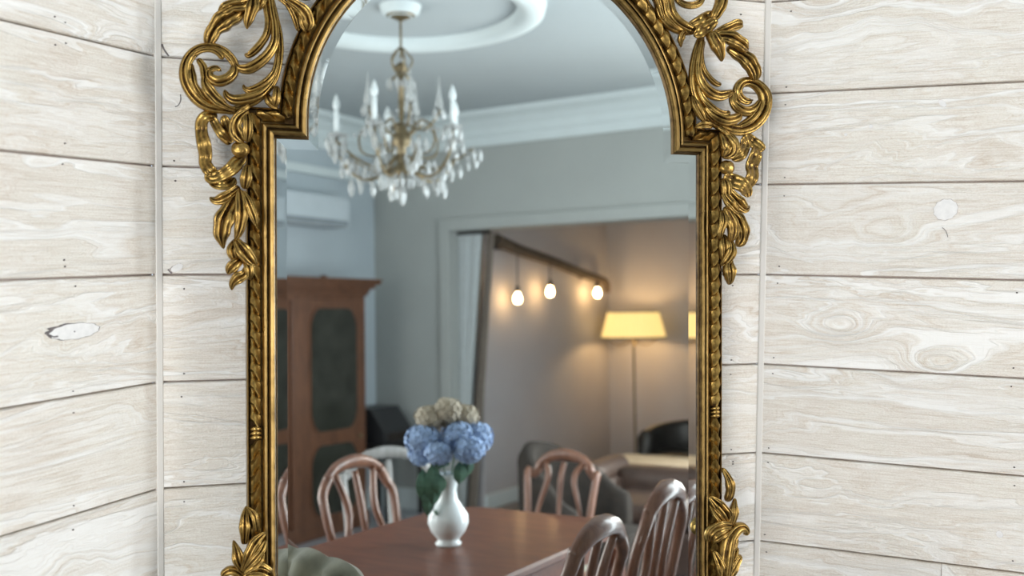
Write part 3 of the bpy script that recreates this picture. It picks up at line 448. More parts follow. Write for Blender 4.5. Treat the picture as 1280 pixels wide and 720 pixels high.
# ceiling rose, with its rings
def ring_trim(name, r0, r1, z0, z1, u, v):
    prof = [(r0, z1), (r0+.01, z0), ((r0+r1)/2, z0-.02), (r1-.01, z0), (r1, z1)]
    bm = bmesh.new(); seg = 64
    R_ = [[bm.verts.new((r*cos(2*pi*k/seg), r*sin(2*pi*k/seg), z)) for k in range(seg)] for r, z in prof]
    for a, b_ in zip(R_, R_[1:]):
        for k in range(seg): bm.faces.new((a[k], a[(k+1) % seg], b_[(k+1) % seg], b_[k]))
    o = link(name, bm, WHITE, smooth=True); o.location = W(u, v, 0); o['kind'] = 'structure'; return o
CU, CV = 2.4, 2.8
ring_trim('trim_9', .56, .70, CEIL-.045, CEIL, CU, CV); ring_trim('trim_11', .0, .10, CEIL-.035, CEIL, CU, CV)

# ================================================================== the gilded mirror
TAU = RAD(2.148); ZB = 1.6211; XC = .5637
mirror = empty('wall_mirror', Vector((0, -.075, 1.62)) - Vector((0, sin(TAU), cos(TAU)))*ZB); mirror.rotation_euler = (-TAU, 0, 0)
tag(mirror, 'tall arched mirror in a carved gilded frame leaning against the white planks', 'mirror')
HW, HW2, ZS, ZC, AA, AB, ZBOT = .407, .352, .1757, .208, .352, .337, -1.52
def outline():
    p = [(-HW, ZBOT), (-HW, ZS), (-HW2, ZS), (-HW2, ZC)]
    K = 56
    for i in range(1, K): t = pi - pi*i/K; p.append((AA*cos(t), ZC + AB*sin(t)))
    p += [(HW2, ZC), (HW2, ZS), (HW, ZS), (HW, ZBOT)]
    return p
OUT = outline()
def offset(d):
    n_ = len(OUT); r = []
    for i in range(n_):
        p0, p1, p2 = (Vector(OUT[i-1]), Vector(OUT[i]), Vector(OUT[(i+1) % n_]))
        e1 = (p1-p0).normalized(); e2 = (p2-p1).normalized(); n1 = Vector((-e1.y, e1.x)); n2 = Vector((-e2.y, e2.x))
        q = p1 + (n1+n2)/(1+n1.dot(n2))*d; r.append((q.x, q.y))
    return r
def mp_(x, z, h): return (XC + x, -h, z + ZB)
inner = offset(-.018)
bm = bmesh.new(); bm.faces.new([bm.verts.new(mp_(x, z, 0)) for x, z in inner])
glass = link('mirror_glass', bm, MIRROR, mirror)
bm = bmesh.new(); A = [bm.verts.new(mp_(x, z, 0)) for x, z in inner]; B = [bm.verts.new(mp_(x, z, .00079)) for x, z in offset(.002)]
for i in range(len(A)): j = (i+1) % len(A); bm.faces.new((A[i], A[j], B[j], B[i]))
link('bevelled_edge', bm, MIRROR, glass)
def sweep(prof):
    bm = bmesh.new(); R_ = [[bm.verts.new(mp_(x, z, h)) for x, z in offset(d)] for d, h in prof]; n_ = len(OUT)
    for a, b_ in zip(R_, R_[1:]):
        for k in range(n_): bm.faces.new((a[k], a[(k+1) % n_], b_[(k+1) % n_], b_[k]))
    return bm
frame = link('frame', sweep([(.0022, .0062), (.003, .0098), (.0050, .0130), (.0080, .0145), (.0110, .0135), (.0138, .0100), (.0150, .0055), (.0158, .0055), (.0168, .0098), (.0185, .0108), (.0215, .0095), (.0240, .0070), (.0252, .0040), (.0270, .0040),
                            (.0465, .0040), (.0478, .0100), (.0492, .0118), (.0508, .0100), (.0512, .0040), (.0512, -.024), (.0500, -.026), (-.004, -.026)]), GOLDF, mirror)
link('sight_edge', sweep([(-.0010, .0004), (-.0004, .0050), (.0012, .0066), (.0024, .0060)]), DARKGOLD, frame)
# twisted rope of the frame: each lobe is a piece
def rope(path, flip, pitch=.0278, ends=(0, 0)):
    """path: list of (x, z) on the sight outline; returns lobes laid along its offset"""
    L = [0]
    for a, b_ in zip(path, path[1:]): L.append(L[-1] + math.dist(a[:2], b_[:2]))
    tot = L[-1]; n_ = max(1, round((tot-ends[0]-ends[1])/pitch)); pt = (tot-ends[0]-ends[1])/n_
    def at(s):
        i = 0
        while i < len(L)-2 and s > L[i+1]: i += 1
        f = (s-L[i])/(L[i+1]-L[i]); a, b_ = path[i], path[i+1]
        x, z = a[0]+(b_[0]-a[0])*f, a[1]+(b_[1]-a[1])*f
        nx, nz = a[2]+(b_[2]-a[2])*max(0, min(1, f)), a[3]+(b_[3]-a[3])*max(0, min(1, f)); q = sqrt(nx*nx+nz*nz); return x, z, nx/q, nz/q
    for k in range(n_):
        bm = bmesh.new(); grid = []; c0 = at(ends[0] + (k+.5)*pt); org = Vector(mp_(c0[0], c0[1], 0))
        for a in range(9):
            p = (0, .07, .13, .16, .21, .34, .55, .78, 1)[a]; row = []
            for s_ in range(-5, 6):
                s = s_/5; sk = .0105*flip
                bow = .0030*flip*sin(s*pi)
                pos = ends[0] + (k + p)*pt + sk*s + bow
                x, z, nx, nz = at(max(0.0005, min(tot-.0005, pos)))
                d = .0102*s
                crest = p if flip > 0 else 1-p
                saw = (crest/.16) if crest < .16 else max(0, 1-(crest-.16)/.84)**1.25
                h = .003 + .0075*sqrt(max(0, 1-s*s*.97)) + .0088*saw*(1-.30*s*s) + .0016*sin(pi*p)*cos(s*2.2)
                if abs(s_) == 5: h = .0038 + .0028*saw
                row.append(bm.verts.new(Vector(mp_(x + nx*d, z + nz*d, h)) - org))
            grid.append(row)
        for r0, r1 in zip(grid, grid[1:]):
            for i in range(10): bm.faces.new((r0[i], r0[i+1], r1[i+1], r1[i]))
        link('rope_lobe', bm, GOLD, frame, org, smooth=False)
DR = .0368
oo = offset(DR)
def seg(i0, i1, nrm=None, reverse=False):
    r = []
    for i in range(i0, i1+1):
        x, z = oo[i]
        if nrm: nx, nz = nrm
        else:
            a, b_ = OUT[max(i-1, i0)], OUT[min(i+1, i1)]; e = Vector((b_[0]-a[0], b_[1]-a[1])).normalized(); nx, nz = -e.y, e.x
        r.append((x, z, nx, nz))
    return r
ZK = -.333                           # the rope turns hand here
iL, iR = 1, len(OUT)-2
xl = oo[0][0]; xr = oo[-1][0]
def straight(x, z0, z1, nx): return [(x, z0, nx, 0), (x, z1, nx, 0)]
for x, nx in ((xl, -1), (xr, 1)):
    rope(straight(x, ZK+.011, oo[1][1]+.004, nx), 1)
    rope(straight(x, ZBOT-.01, ZK-.011, nx), -1)
    for q in (-1, 0, 1):
        bm = TB([(-.0095, 0, q*.0075-.002, .0015), (-.003, -.0045, q*.0075, .0042), (.003, -.0045, q*.0075, .0042), (.0095, 0, q*.0075-.002, .0015)], .004, 8, 8)
        link('rope_knot_bead', bm, GOLD, frame, (XC + x, -.008, ZK + ZB), smooth=True)
rope([(oo[1][0]+.003, oo[1][1], 0, 1), (oo[2][0]-.004, oo[2][1], 0, 1)], -1)
rope([(oo[iR][0]-.003, oo[iR][1], 0, 1), (oo[iR-1][0]+.004, oo[iR-1][1], 0, 1)], -1)
mid = len(OUT)//2
rope(seg(2, mid), 1); rr_ = seg(mid, len(OUT)-3); rope(list(reversed(rr_)), 1)

# carved and gilded ornament
def stroke(kind, h0, pts, idx):
    P = [(x/1e3, z/1e3, w/1e3) for x, z, w in pts]
    n_ = max(14, len(P)*6); K = 18
    tot = sum(math.dist(a[:2], b_[:2]) for a, b_ in zip(P, P[1:]))
    S_ = [cr(P, i/n_) for i in range(n_+1)]
    bm = bmesh.new(); rings = []; acc = 0; org = Vector(mp_(S_[n_//2][0]-XC, S_[n_//2][1], h0/1e3)); rnd = random.Random(idx*13+5); ph = rnd.random()*6; vn = rnd.uniform(-.12, .12); gv = rnd.choice((-1, 1))*rnd.uniform(.15, .35); tws = rnd.uniform(-.38, .38)
    for i, (x, z, w) in enumerate(S_):
        if i: acc += math.dist(S_[i-1][:2], (x, z))
        a = S_[max(i-1, 0)]; b_ = S_[min(i+1, n_)]; e = Vector((b_[0]-a[0], b_[1]-a[1])).normalized(); nx, nz = -e.y, e.x
        t = acc/tot; w0 = w
        dd = min(acc, tot-acc); cap = sqrt(max(0, 1-(1-min(1, dd/max(w, .001)))**2)); w = max(w*(.25+.75*cap), .0004)
        h = h0/1e3; T = w*.85
        if kind == 'leaf':
            w *= 1 + .06*sin(acc/.0045 + ph); w *= 1.08; T = w*.80; h += .006*sin(pi*t) - .0015 + .005*max(0, t-.7)
        elif kind == 'ribbon':
            T = w*.30; h += .0045*sin(acc/.0078 + ph)
        else: h += .003*sin(pi*t)
        ring = []
        for k in range(K+1):
            s = -1 + 2*k/K; c = sqrt(max(0, 1-s*s))
            if kind == 'leaf': y = T*(c**.55*(.95 - .62*math.exp(-((s-vn)/.15)**2) - .30*math.exp(-((abs(s)-.62)/.10)**2)) + .40*abs(s)**1.5*c**.35)
            elif kind == 'ribbon': y = T*(.7 + .35*abs(s)**2 + .15*cos(s*9))*(c**.25)
            else: y = T*1.1*c**.8*(1 - .55*math.exp(-((s-gv)/.15)**2) - .22*math.exp(-((s+.62*(1 if gv > 0 else -1))/.10)**2))
            tw = tws*w
            ring.append(bm.verts.new(Vector(mp_(x + nx*w*s - XC, z + nz*w*s, h + y + tw*s)) - org))
        bk = T*.75 + .002
        for s in (.75, 0, -.75): ring.append(bm.verts.new(Vector(mp_(x + nx*w*s*.9 - XC, z + nz*w*s*.9, h - bk*(1 if s == 0 else .75))) - org))
        rings.append(ring)
    m_ = len(rings[0])
    for a, b_ in zip(rings, rings[1:]):
        for k in range(m_): bm.faces.new((a[k], a[(k+1) % m_], b_[(k+1) % m_], b_[k]))
    bm.faces.new(rings[0]); bm.faces.new(rings[-1])
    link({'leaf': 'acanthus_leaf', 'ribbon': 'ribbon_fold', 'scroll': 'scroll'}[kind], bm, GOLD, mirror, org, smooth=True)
def rosette(h, X, Z, a, b_):
    h = h/1e3; X, Z, a, b_ = X/1e3, Z/1e3, a/1e3, b_/1e3
    org = Vector((X, -h, Z+ZB)); bm = bmesh.new()
    q = bmesh.ops.create_uvsphere(bm, u_segments=40, v_segments=24, radius=1)
    for v in q['verts']:
        t = atan2(v.co.z, v.co.x); r = sqrt(v.co.x**2+v.co.z**2); f = 1 - .13*(.5+.5*sin(3*t + r*9)); v.co = Vector((v.co.x*a*(.9+.1*f), v.co.y*.011*f, v.co.z*b_*(.9+.1*f)))
    link('ribbon_knot', bm, GOLD, mirror, org, smooth=True)
for i, (k, h, pts) in enumerate(CARVE_A + CARVE_B):
    if k == 'knot': rosette(h, *pts[0])
    else: stroke(k, h, pts, i)
# carving that goes on above the picture's edge
def crest(sg):
    def q(pts): return [((XC + sg*x)*1e3, z*1e3, w*1e3) for x, z, w in pts]
    stroke('scroll', 10, q([(.30, .45, .006), (.27, .49, .009), (.22, .53, .010), (.16, .58, .011), (.11, .63, .010), (.10, .67, .008), (.13, .69, .007), (.155, .67, .005), (.145, .65, .003)]), 500+sg)
    stroke('leaf', 18, q([(.33, .43, .007), (.31, .48, .013), (.27, .53, .014), (.24, .57, .008), (.23, .60, .002)]), 510+sg)
    stroke('leaf', 20, q([(.10, .60, .006), (.06, .63, .014), (.03, .68, .016), (.02, .73, .006), (.03, .75, .002)]), 520+sg)
for sg in (-1, 1): crest(sg)
stroke('leaf', 24, [(XC*1e3, 570, 10), (XC*1e3, 620, 26), (XC*1e3, 670, 24), (XC*1e3, 720, 10), (XC*1e3, 745, 2)], 530)

# ================================================================== furniture (all stands in the room behind the camera)
# dining table
t = room('dining_table', 1.35, 1.585); tag(t, 'polished walnut dining table with rounded corners carrying the vase', 'table')
TU, TV = .38, .635
def rrect(hu, hv, r, k=8):
    p = []
    for cx_, cy_, a0 in ((hu-r, hv-r, 0), (-hu+r, hv-r, pi/2), (-hu+r, -hv+r, pi), (hu-r, -hv+r, 3*pi/2)):
        for i in range(k+1): a = a0 + pi/2*i/k; p.append((cx_ + r*cos(a), cy_ + r*sin(a)))
    return p
bm = bmesh.new(); prof = [(0, .722), (.012, .720), (.018, .728), (.018, .742), (.010, .750), (0, .750)]
R_ = [[bm.verts.new((x*(1+d/TU), y*(1+d/TV), z)) for x, y in rrect(TU-.018, TV-.018, .16)] for d, z in prof]
for a, b_ in zip(R_, R_[1:]):
    for k in range(len(a)): j = (k+1) % len(a); bm.faces.new((a[k], a[j], b_[j], b_[k]))
bm.faces.new(R_[0]); bm.faces.new(R_[-1]); link('table_top', bm, WALNUT, t)
link('apron', PR(rrect(TU-.07, TV-.12, .03), .64, .722, 'xy'), WALNUT, t)
for su in (-1, 1):
    for sv in (-1, 1):
        link('leg', LT([(.022, 0), (.026, .03), (.018, .07), (.026, .30), (.034, .46), (.024, .52), (.036, .56), (.036, .66)], su*(TU-.05), sv*(TV-.045), 16), WALNUT, t, smooth=True)

def cabriole(x, y, z1, dx, dy, m, par, r=.02):
    link('leg', TB([(x, y, z1, r*1.5), (x+dx*.03, y+dy*.03, z1*.72, r*1.25), (x+dx*.005, y+dy*.005, z1*.3, r*.75), (x+dx*.02, y+dy*.02, .03, r*.8), (x+dx*.04, y+dy*.04, .0, r*.9)], r, 10, 12), m, par, smooth=True)
def dining_chair(u, v, rz, label, m=CHAIRWOOD, seatm=None, H=.97, arch=.05, group='slat-backed dining chairs', splats=3, w=.21):
    """faces local +y; back at local -y"""
    c = room('dining_chair', u, v, 0, rz); tag(c, label, 'chair', group)
    link('seat', PR([(-w, -.19), (w, -.19), (w+.03, .21), (0, .24), (-w-.03, .21)], .43, .475, 'xy'), seatm or SAGE, c)
    link('seat_rail', PR([(-w-.01, -.2), (w+.01, -.2), (w+.04, .215), (0, .248), (-w-.04, .215)], .38, .43, 'xy'), m, c)
    for s in (-1, 1):
        cabriole(s*(w+.01), .19, .40, s, .6, m, c)
        link('leg', TB([(s*w, -.21, .44, .019), (s*w, -.215, .2, .016), (s*(w+.01), -.25, 0, .018)], .02, 8, 8), m, c, smooth=True)
        link('back_post', TB([(s*w, -.20, .40, .018), (s*(w-.012), -.235, .6, .016), (s*(w+.006), -.275, .80, .016), (s*(w-.01), -.30, H-.09, .018), (s*(w-.05), -.305, H-.035, .02)], .018, 10, 16), m, c, smooth=True)
    link('top_rail', TB([(-(w-.03), -.305, H-.05, .018), (-w*.5, -.315, H-.012, .024), (0, -.318, H-.012+arch*.3, .030), (w*.5, -.315, H-.012, .024), (w-.03, -.305, H-.05, .018)], .02, 10, 16, flat=.8), m, c, smooth=True)
    for k in range(splats):
        x = (k - (splats-1)/2)*w*.52
        link('splat', TB([(x*.8, -.205, .47, .013), (x*1.25, -.24, .62, .010), (x*.75, -.27, .78, .014), (x*1.1, -.305, H-.03, .012)], .012, 8, 14), m, c, smooth=True)
    link('back_rail', BX(-w+.01, w-.01, -.225, -.195, .46, .50, .006), m, c)
    return c

dining_chair(.905, 1.19, -pi/2, 'cherry dining chair right of the table, nearer one, back rail peaked', w=.165, H=.955)
dining_chair(.895, 1.60, -pi/2, 'cherry dining chair right of the table, farther one beside the dark floor', w=.15, H=.985)
dining_chair(1.60, 1.83, pi/2, 'cherry dining chair left of the table in front of the cabinet', w=.19, H=.95)
dining_chair(1.97, 2.18, 3*pi/4, 'pale grey dining chair behind the left corner of the table', m=GREYCHAIR, w=.19, H=.90, group='pale chairs', splats=1)
dining_chair(1.55, 2.50, pi, 'wooden dining chair at the far end of the table before the dark armchair', w=.160, H=.875)
dining_chair(1.41, 1.12, 0, 'wooden dining chair at the near end of the table by the tufted chair', w=.20, H=.93)
# tufted bedroom chair close to the mirror
tc = room('tufted_chair', 1.10, .33, 0, pi); tag(tc, 'sage green tufted velvet chair standing in front of the mirror', 'chair')
link('seat', BX(-.26, .26, -.20, .20, .28, .46, .06), SAGE, tc, smooth=True)
link('seat_base', BX(-.25, .25, -.21, .20, .20, .30, .02), SAGE, tc)
bm = bmesh.new(); NU, NZ = 56, 28; g0, g1 = [], []
for i in range(NU+1):
    s = -1 + 2*i/NU; r0, r1 = [], []
    top = .972 - .055*abs(s)**2.5 - .03*max(0, abs(s)-.8)*5 + .008*abs(cos(s*pi*3.0))
    for j in range(NZ+1):
        f = j/NZ; z = .40 + (top-.40)*f
        tuft = abs(sin(s*pi*3.0 + (pi/2 if True else 0) + f*pi*2.0))*abs(sin(-s*pi*3.0 + pi/2 + f*pi*2.0))
        th = .035 + .030*tuft**.5
        edge = sqrt(max(0, 1-max(0, (f-.86)/.14)**2))*sqrt(max(0, 1-max(0, (abs(s)-.88)/.12)**2))
        y = -.22 - .05*f
        r0.append(bm.verts.new((s*.27, y + th*edge, z))); r1.append(bm.verts.new((s*.27, y - (.035+.022*tuft**.5)*edge, z)))
    g0.append(r0); g1.append(r1)
for g in (g0, g1):
    for a, b_ in zip(g, g[1:]):
        for j in range(NZ): bm.faces.new((a[j], a[j+1], b_[j+1], b_[j]))
for i in range(NU): bm.faces.new((g0[i][NZ], g0[i+1][NZ], g1[i+1][NZ], g1[i][NZ])); bm.faces.new((g0[i][0], g0[i+1][0], g1[i+1][0], g1[i][0]))
link('tufted_back', bm, SAGE, tc, smooth=True)
for s in (-1, 1):
    for q in (-1, 1): link('leg', LT([(.022, .21), (.013, .02), (.016, 0)], s*.21, q*.16, 10), CHAIRWOOD, tc)

# vase of hydrangeas
vz = room('flower_vase', 1.34, 1.61, .75); tag(vz, 'white porcelain vase of blue and dried hydrangeas on the dining table', 'vase')
link('vase_body', LT([(.040, 0), (.043, .008), (.034, .016), (.038, .025), (.056, .045), (.066, .072), (.064, .098), (.046, .125), (.031, .148), (.028, .175), (.033, .205), (.044, .228), (.041, .229), (.029, .205), (.024, .18)], 0, 0, 32), PORCELAIN, vz, smooth=True)
link('painted_sprig', PR([(-.004, 0), (0, .010), (.006, .003), (.011, .012), (.010, -.002), (.003, -.008), (-.008, -.010)], -.0655, -.0635, 'xz'), GREEN, vz, (0, 0, .115))
for s in ():
    link('handle', TB([(s*.050, 0, .115), (s*.066, 0, .125), (s*.062, 0, .145), (s*.036, 0, .15)], .004, 8, 12), PORCELAIN, vz, smooth=True)
rf = random.Random(3)
def head(cx, cy, cz, r, m, nm, n_=70):
    # petals as a cloud of little four-petalled florets on a rounded head
    bm = bmesh.new()
    for i in range(n_):
        y = 1 - 2*(i+.5)/n_; a = i*2.39996; q = sqrt(1-y*y); d = Vector((cos(a)*q, sin(a)*q, y*.82)); p = Vector((cx, cy, cz)) + d*r*rf.uniform(.85, 1.05)
        n1 = d.normalized(); t1 = n1.orthogonal().normalized(); t2 = n1.cross(t1); a0 = rf.random()*3
        c = bm.verts.new(p)
        for k in range(4):
            e = a0 + k*pi/2; s = r*.20
            v1 = bm.verts.new(p + (t1*cos(e-.6)+t2*sin(e-.6))*s + n1*s*.25); v2 = bm.verts.new(p + (t1*cos(e)+t2*sin(e))*s*1.5 + n1*s*.1); v3 = bm.verts.new(p + (t1*cos(e+.6)+t2*sin(e+.6))*s + n1*s*.25)
            bm.faces.new((c, v1, v2, v3))
    ball(bm, (cx, cy, cz), r*.86, 1, 1, .82, 2)
    link(nm, bm, m, vz)
# across the picture runs the direction (u-,v+): x' = (-.75,.66)
def acr(a, d): return (-.70*a + .70*d, .70*a + .70*d)
for a, d, z, r in ((-.075, .02, .335, .058), (-.035, -.04, .300, .045), (.035, 0, .345, .055), (.095, .02, .335, .060), (.06, -.06, .31, .050), (-.08, .03, .290, .042)):
    x, y = acr(a, d); head(x, y, z, r, HYD, 'blue_flower_head')
for a, d, z, r in ((-.05, .05, .405, .048), (.01, .04, .425, .050), (.07, .05, .405, .045), (.02, .09, .39, .05)):
    x, y = acr(a, d); head(x, y, z, r, HYDP, 'dried_flower_head')
for a, d, z0, z1, s in ((-.055, -.03, .27, .13, .030), (-.085, -.02, .25, .15, .026), (-.04, -.04, .24, .17, .026), (.03, -.04, .27, .20, .024), (-.07, -.02, .21, .10, .022), (.06, -.02, .29, .22, .02), (-.03, -.02, .28, .25, .03)):
    x, y = acr(a, d); bm = bmesh.new(); A = []
    for i in range(7):
        f = i/6; w_ = s*sin(pi*f)**.7; zz = z0 + (z1-z0)*f; o_ = .02*sin(pi*f)
        x1, y1 = acr(a - w_, d - o_); x2, y2 = acr(a + w_, d - o_); xm, ym = acr(a, d - o_ - .006)
        A.append([bm.verts.new((x1, y1, zz)), bm.verts.new((xm, ym, zz-.004)), bm.verts.new((x2, y2, zz))])
    for p, q in zip(A, A[1:]):
        for k in range(2): bm.faces.new((p[k], p[k+1], q[k+1], q[k]))
    bmesh.ops.remove_doubles(bm, verts=bm.verts, dist=.0004); link('flower_leaf', bm, GREEN, vz)
for a in (-.06, -.02, .03, .07): x, y = acr(a, 0); link('stem', TB([(0, 0, .12), (x*.4, y*.4, .22), (x, y, .32)], .0025, 6, 6), GREEN, vz)

# chandelier
ch = room('chandelier', CU, CV, CEIL-.03); ch.scale = (.86, .86, .86); tag(ch, 'brass and crystal chandelier with white candle lights under the ceiling rose', 'chandelier')
zt = 0
link('canopy', LT([(.085, 0), (.08, -.02), (.04, -.035), (.012, -.05)], 0, 0, 24), BRASS, ch, smooth=True)
link('rod', LT([(.007, -.05), (.007, -.26)], 0, 0, 8), BRASS, ch)
for k in range(5): link('cage_wire', TB([(.01*cos(k*1.2566), .01*sin(k*1.2566), -.20), (.055*cos(k*1.2566), .055*sin(k*1.2566), -.25), (.06*cos(k*1.2566), .06*sin(k*1.2566), -.29), (.012*cos(k*1.2566), .012*sin(k*1.2566), -.36)], .005, 6, 10), BRASS, ch, smooth=True)
link('stem_ball', LT([(.01, -.28), (.032, -.30), (.035, -.32), (.015, -.34), (.05, -.365), (.052, -.375), (.01, -.39), (.018, -.50), (.012, -.62), (.05, -.70), (.055, -.735), (.02, -.76), (.03, -.85), (.055, -.88), (.03, -.93), (.006, -.96)], 0, 0, 20), BRASS, ch, smooth=True)
drop_me = None; CHA = .70
def drop(x, y, z, s=1.0, kind=0):
    global drop_me
    if drop_me is None:
        drop_me = []
        for prof, sg in (([(.002, 0), (.009, -.012), (.014, -.034), (.008, -.058), (.001, -.066)], 6), ([(.002, 0), (.011, -.010), (.011, -.020), (.001, -.030)], 8), ([(.001, .10), (.006, .05), (.012, .02), (.016, 0), (.004, -.012)], 6)):
            b_ = LT(prof, 0, 0, sg); bmesh.ops.recalc_face_normals(b_, faces=b_.faces); me = bpy.data.meshes.new('crystal_drop'); b_.to_mesh(me); b_.free(); me.materials.append(CRYSTAL); drop_me.append(me)
    o = bpy.data.objects.new('crystal_drop', drop_me[kind]); C.objects.link(o); o.parent = ch; o.location = (x, y, z); o.scale = (s, s, s)
    return o
NA = 5
for k in range(NA):
    a = 2*pi*k/NA + CHA; ca, sa = cos(a), sin(a); R1 = .345
    link('arm', TB([(ca*.03, sa*.03, -.86, .009), (ca*.16, sa*.16, -.93, .009), (ca*.26, sa*.26, -.91, .008), (ca*R1, sa*R1, -.80, .008), (ca*(R1+.015), sa*(R1+.015), -.70, .007)], .009, 8, 20), BRASS, ch, smooth=True)
    link('arm_scroll', TB([(ca*.04, sa*.04, -.70, .006), (ca*.14, sa*.14, -.62, .006), (ca*.23, sa*.23, -.68, .006), (ca*.22, sa*.22, -.78, .006), (ca*.13, sa*.13, -.80, .005), (ca*.12, sa*.12, -.73, .005)], .006, 6, 22), BRASS, ch, smooth=True)
    x, y = ca*(R1+.015), sa*(R1+.015)
    link('drip_pan', LT([(.012, -.70), (.05, -.685), (.052, -.68), (.02, -.688), (.016, -.67)], x, y, 16), CRYSTAL, ch, smooth=True)
    link('candle', LT([(.013, -.675), (.013, -.55), (.010, -.545)], x, y, 12), CANDLE, ch, smooth=True)
    link('candle_bulb', LT([(.010, -.545), (.019, -.525), (.018, -.50), (.006, -.465), (.001, -.455)], x, y, 12), CANDLE, ch, smooth=True)
    for j in range(5):
        b_ = 2*pi*j/5 + a; drop(x + .05*cos(b_), y + .05*sin(b_), -.69, 1.1)
    drop(x, y, -.72, 1.6); drop(ca*.33, sa*.33, -.85, 1.2); drop(ca*.23, sa*.23, -.93, 1.3); drop(ca*.28, sa*.28, -.93, 1.5); drop(ca*.16, sa*.16, -.94, 1.4); drop(ca*.23, sa*.23, -.66, 1.0, 1)
    for j in range(7): f = j/6; drop(ca*(.06+.30*f), sa*(.06+.30*f), -.55 - .12*f - .05*sin(pi*f), .9, 1)
    ca, sa = cos(a+pi/NA), sin(a+pi/NA)
    link('garland_arm', TB([(ca*.03, sa*.03, -.80, .007), (ca*.14, sa*.14, -.88, .007), (ca*.28, sa*.28, -.84, .006), (ca*.40, sa*.40, -.76, .006)], .006, 6, 16), BRASS, ch, smooth=True)
    for j in range(8): f = j/7; drop(ca*(.10+.31*f), sa*(.10+.31*f), -.80 - .07*sin(pi*f) + .0*f, 1.25 if j % 2 else 1.0)
    for j in range(6): b_ = 2*pi*j/6; drop(ca*.40+.04*cos(b_), sa*.40+.04*sin(b_), -.77, 1.1)
    if True:
        link('upper_arm', TB([(ca*.02, sa*.02, -.62, .006), (ca*.12, sa*.12, -.66, .006), (ca*.20, sa*.20, -.58, .006), (ca*.21, sa*.21, -.54, .005)], .006, 6, 14), BRASS, ch, smooth=True)
        drop(ca*.21, sa*.21, -.53, 1.7, 2)
        for j in range(4): b_ = 2*pi*j/4 + a; drop(ca*.21 + .03*cos(b_), sa*.21 + .03*sin(b_), -.54, 1.0)
for j in range(10): b_ = 2*pi*j/10; drop(.07*cos(b_), .07*sin(b_), -.37, 1.0); drop(.06*cos(b_+.3), .06*sin(b_+.3), -.90, 1.3)
drop(0, 0, -.95, 2.0); drop(0, 0, -.40, 1.9, 2)

# cabinet against the side wall
cb = room('display_cabinet', 4.15, 4.215); tag(cb, 'tall wooden cabinet with arched dark glass panels and a moulded cornice against the pale wall', 'cabinet')
cw, cd, chh = .475, .39, 1.635         # half width along v, depth, height under the cornice
link('carcass', BX(.012, cd, -cw, cw, .08, chh), CABWOOD, cb)
link('plinth', BX(-.01, cd, -cw-.01, cw+.01, 0, .10, .006), CABWOOD, cb)
bm = bmesh.new()
for e, z0, z1 in ((.012, chh, chh+.025), (.022, chh+.025, chh+.05), (.05, chh+.05, chh+.08), (.08, chh+.08, chh+.105), (.09, chh+.105, chh+.12)): box(bm, -e, cd, -cw-e, cw+e, z0, z1, .006)
link('cornice', bm, CABWOOD, cb)
link('finial', BX(.0, .03, .02, .06, chh+.12, chh+.14, .006), CABWOOD, cb)
def arched(hw, z0, z1, r):
    p = []
    for cx_, cz_, a0 in ((hw-r, z1-r*1.6, 0), (-hw+r, z1-r*1.6, pi/2), (-hw+r, z0+r*1.6, pi), (hw-r, z0+r*1.6, 3*pi/2)):
        for i in range(7): a = a0 + pi/2*i/6; p.append((cx_ + r*cos(a), cz_ + r*1.6*sin(a)))
    return p
dr = link('door', BX(-.012, .012, -cw+.17, cw-.06, .10, chh-.03, .004), CABWOOD, cb)
dc = .105
for z0, z1 in ((.70, chh-.075), (.14, .625)):
    P_ = arched(.235, z0, z1, .10)
    f = link('panel_moulding', PR([(dc+a*1.05, z0+(z-z0)*1.0) for a, z in P_], -.020, -.010, 'yz'), CABWOOD, dr)
    link('glass_panel', PR([(dc+a, (z-(z0+z1)/2)*.97+(z0+z1)/2) for a, z in P_], -.024, -.008, 'yz'), DARKGLASS, dr)
link('knob', LT([(.004, -.03), (.014, -.02), (.014, -.012), (.004, 0)], 0, 0, 12), BRASS, dr, (-.02, cw-.10, .66))

# air conditioner on the side wall
ac = room('air_conditioner', ULEN-.112, 4.32, 2.14); tag(ac, 'white air conditioner on the pale wall above the cabinet', 'air conditioner')
link('housing', PR([(-.11, .06), (-.10, .27), (.11, .27), (.11, 0), (-.05, .0)], -.42, .42, 'xz') if False else BX(-.11, .11, -.42, .42,   .0, .22, .02), PAPERWHITE, ac)
link('louvre', BX(-.125, -.05, -.38, .38, .01, .045, .004), simple('grey_louvre', (.25, .28, .30), .5), ac)

# black case beside the cabinet
bt = room('corner_table', 4.27, 5.02); tag(bt, 'dark corner table beside the tall cabinet carrying the black case', 'table')
link('top', BX(-.24, .24, -.24, .24, .52, .55, .005), IRON, bt)
for s in (-1, 1):
    for q in (-1, 1): link('leg', BX(s*.20-.015, s*.20+.015, q*.20-.015, q*.20+.015, 0, .52), IRON, bt)
sp = room('black_case', 4.27, 4.99, .55); tag(sp, 'black case with a sloping top on the dark corner table', 'case')
link('case', PR([(-.17, 0), (.17, 0), (.17, .26), (-.04, .26), (-.17, .10)], -.17, .17, 'xz'), BLACK, sp); link('front_cloth', BX(-.175, -.168, -.12, .12, .02, .08), DARKFAB, sp)

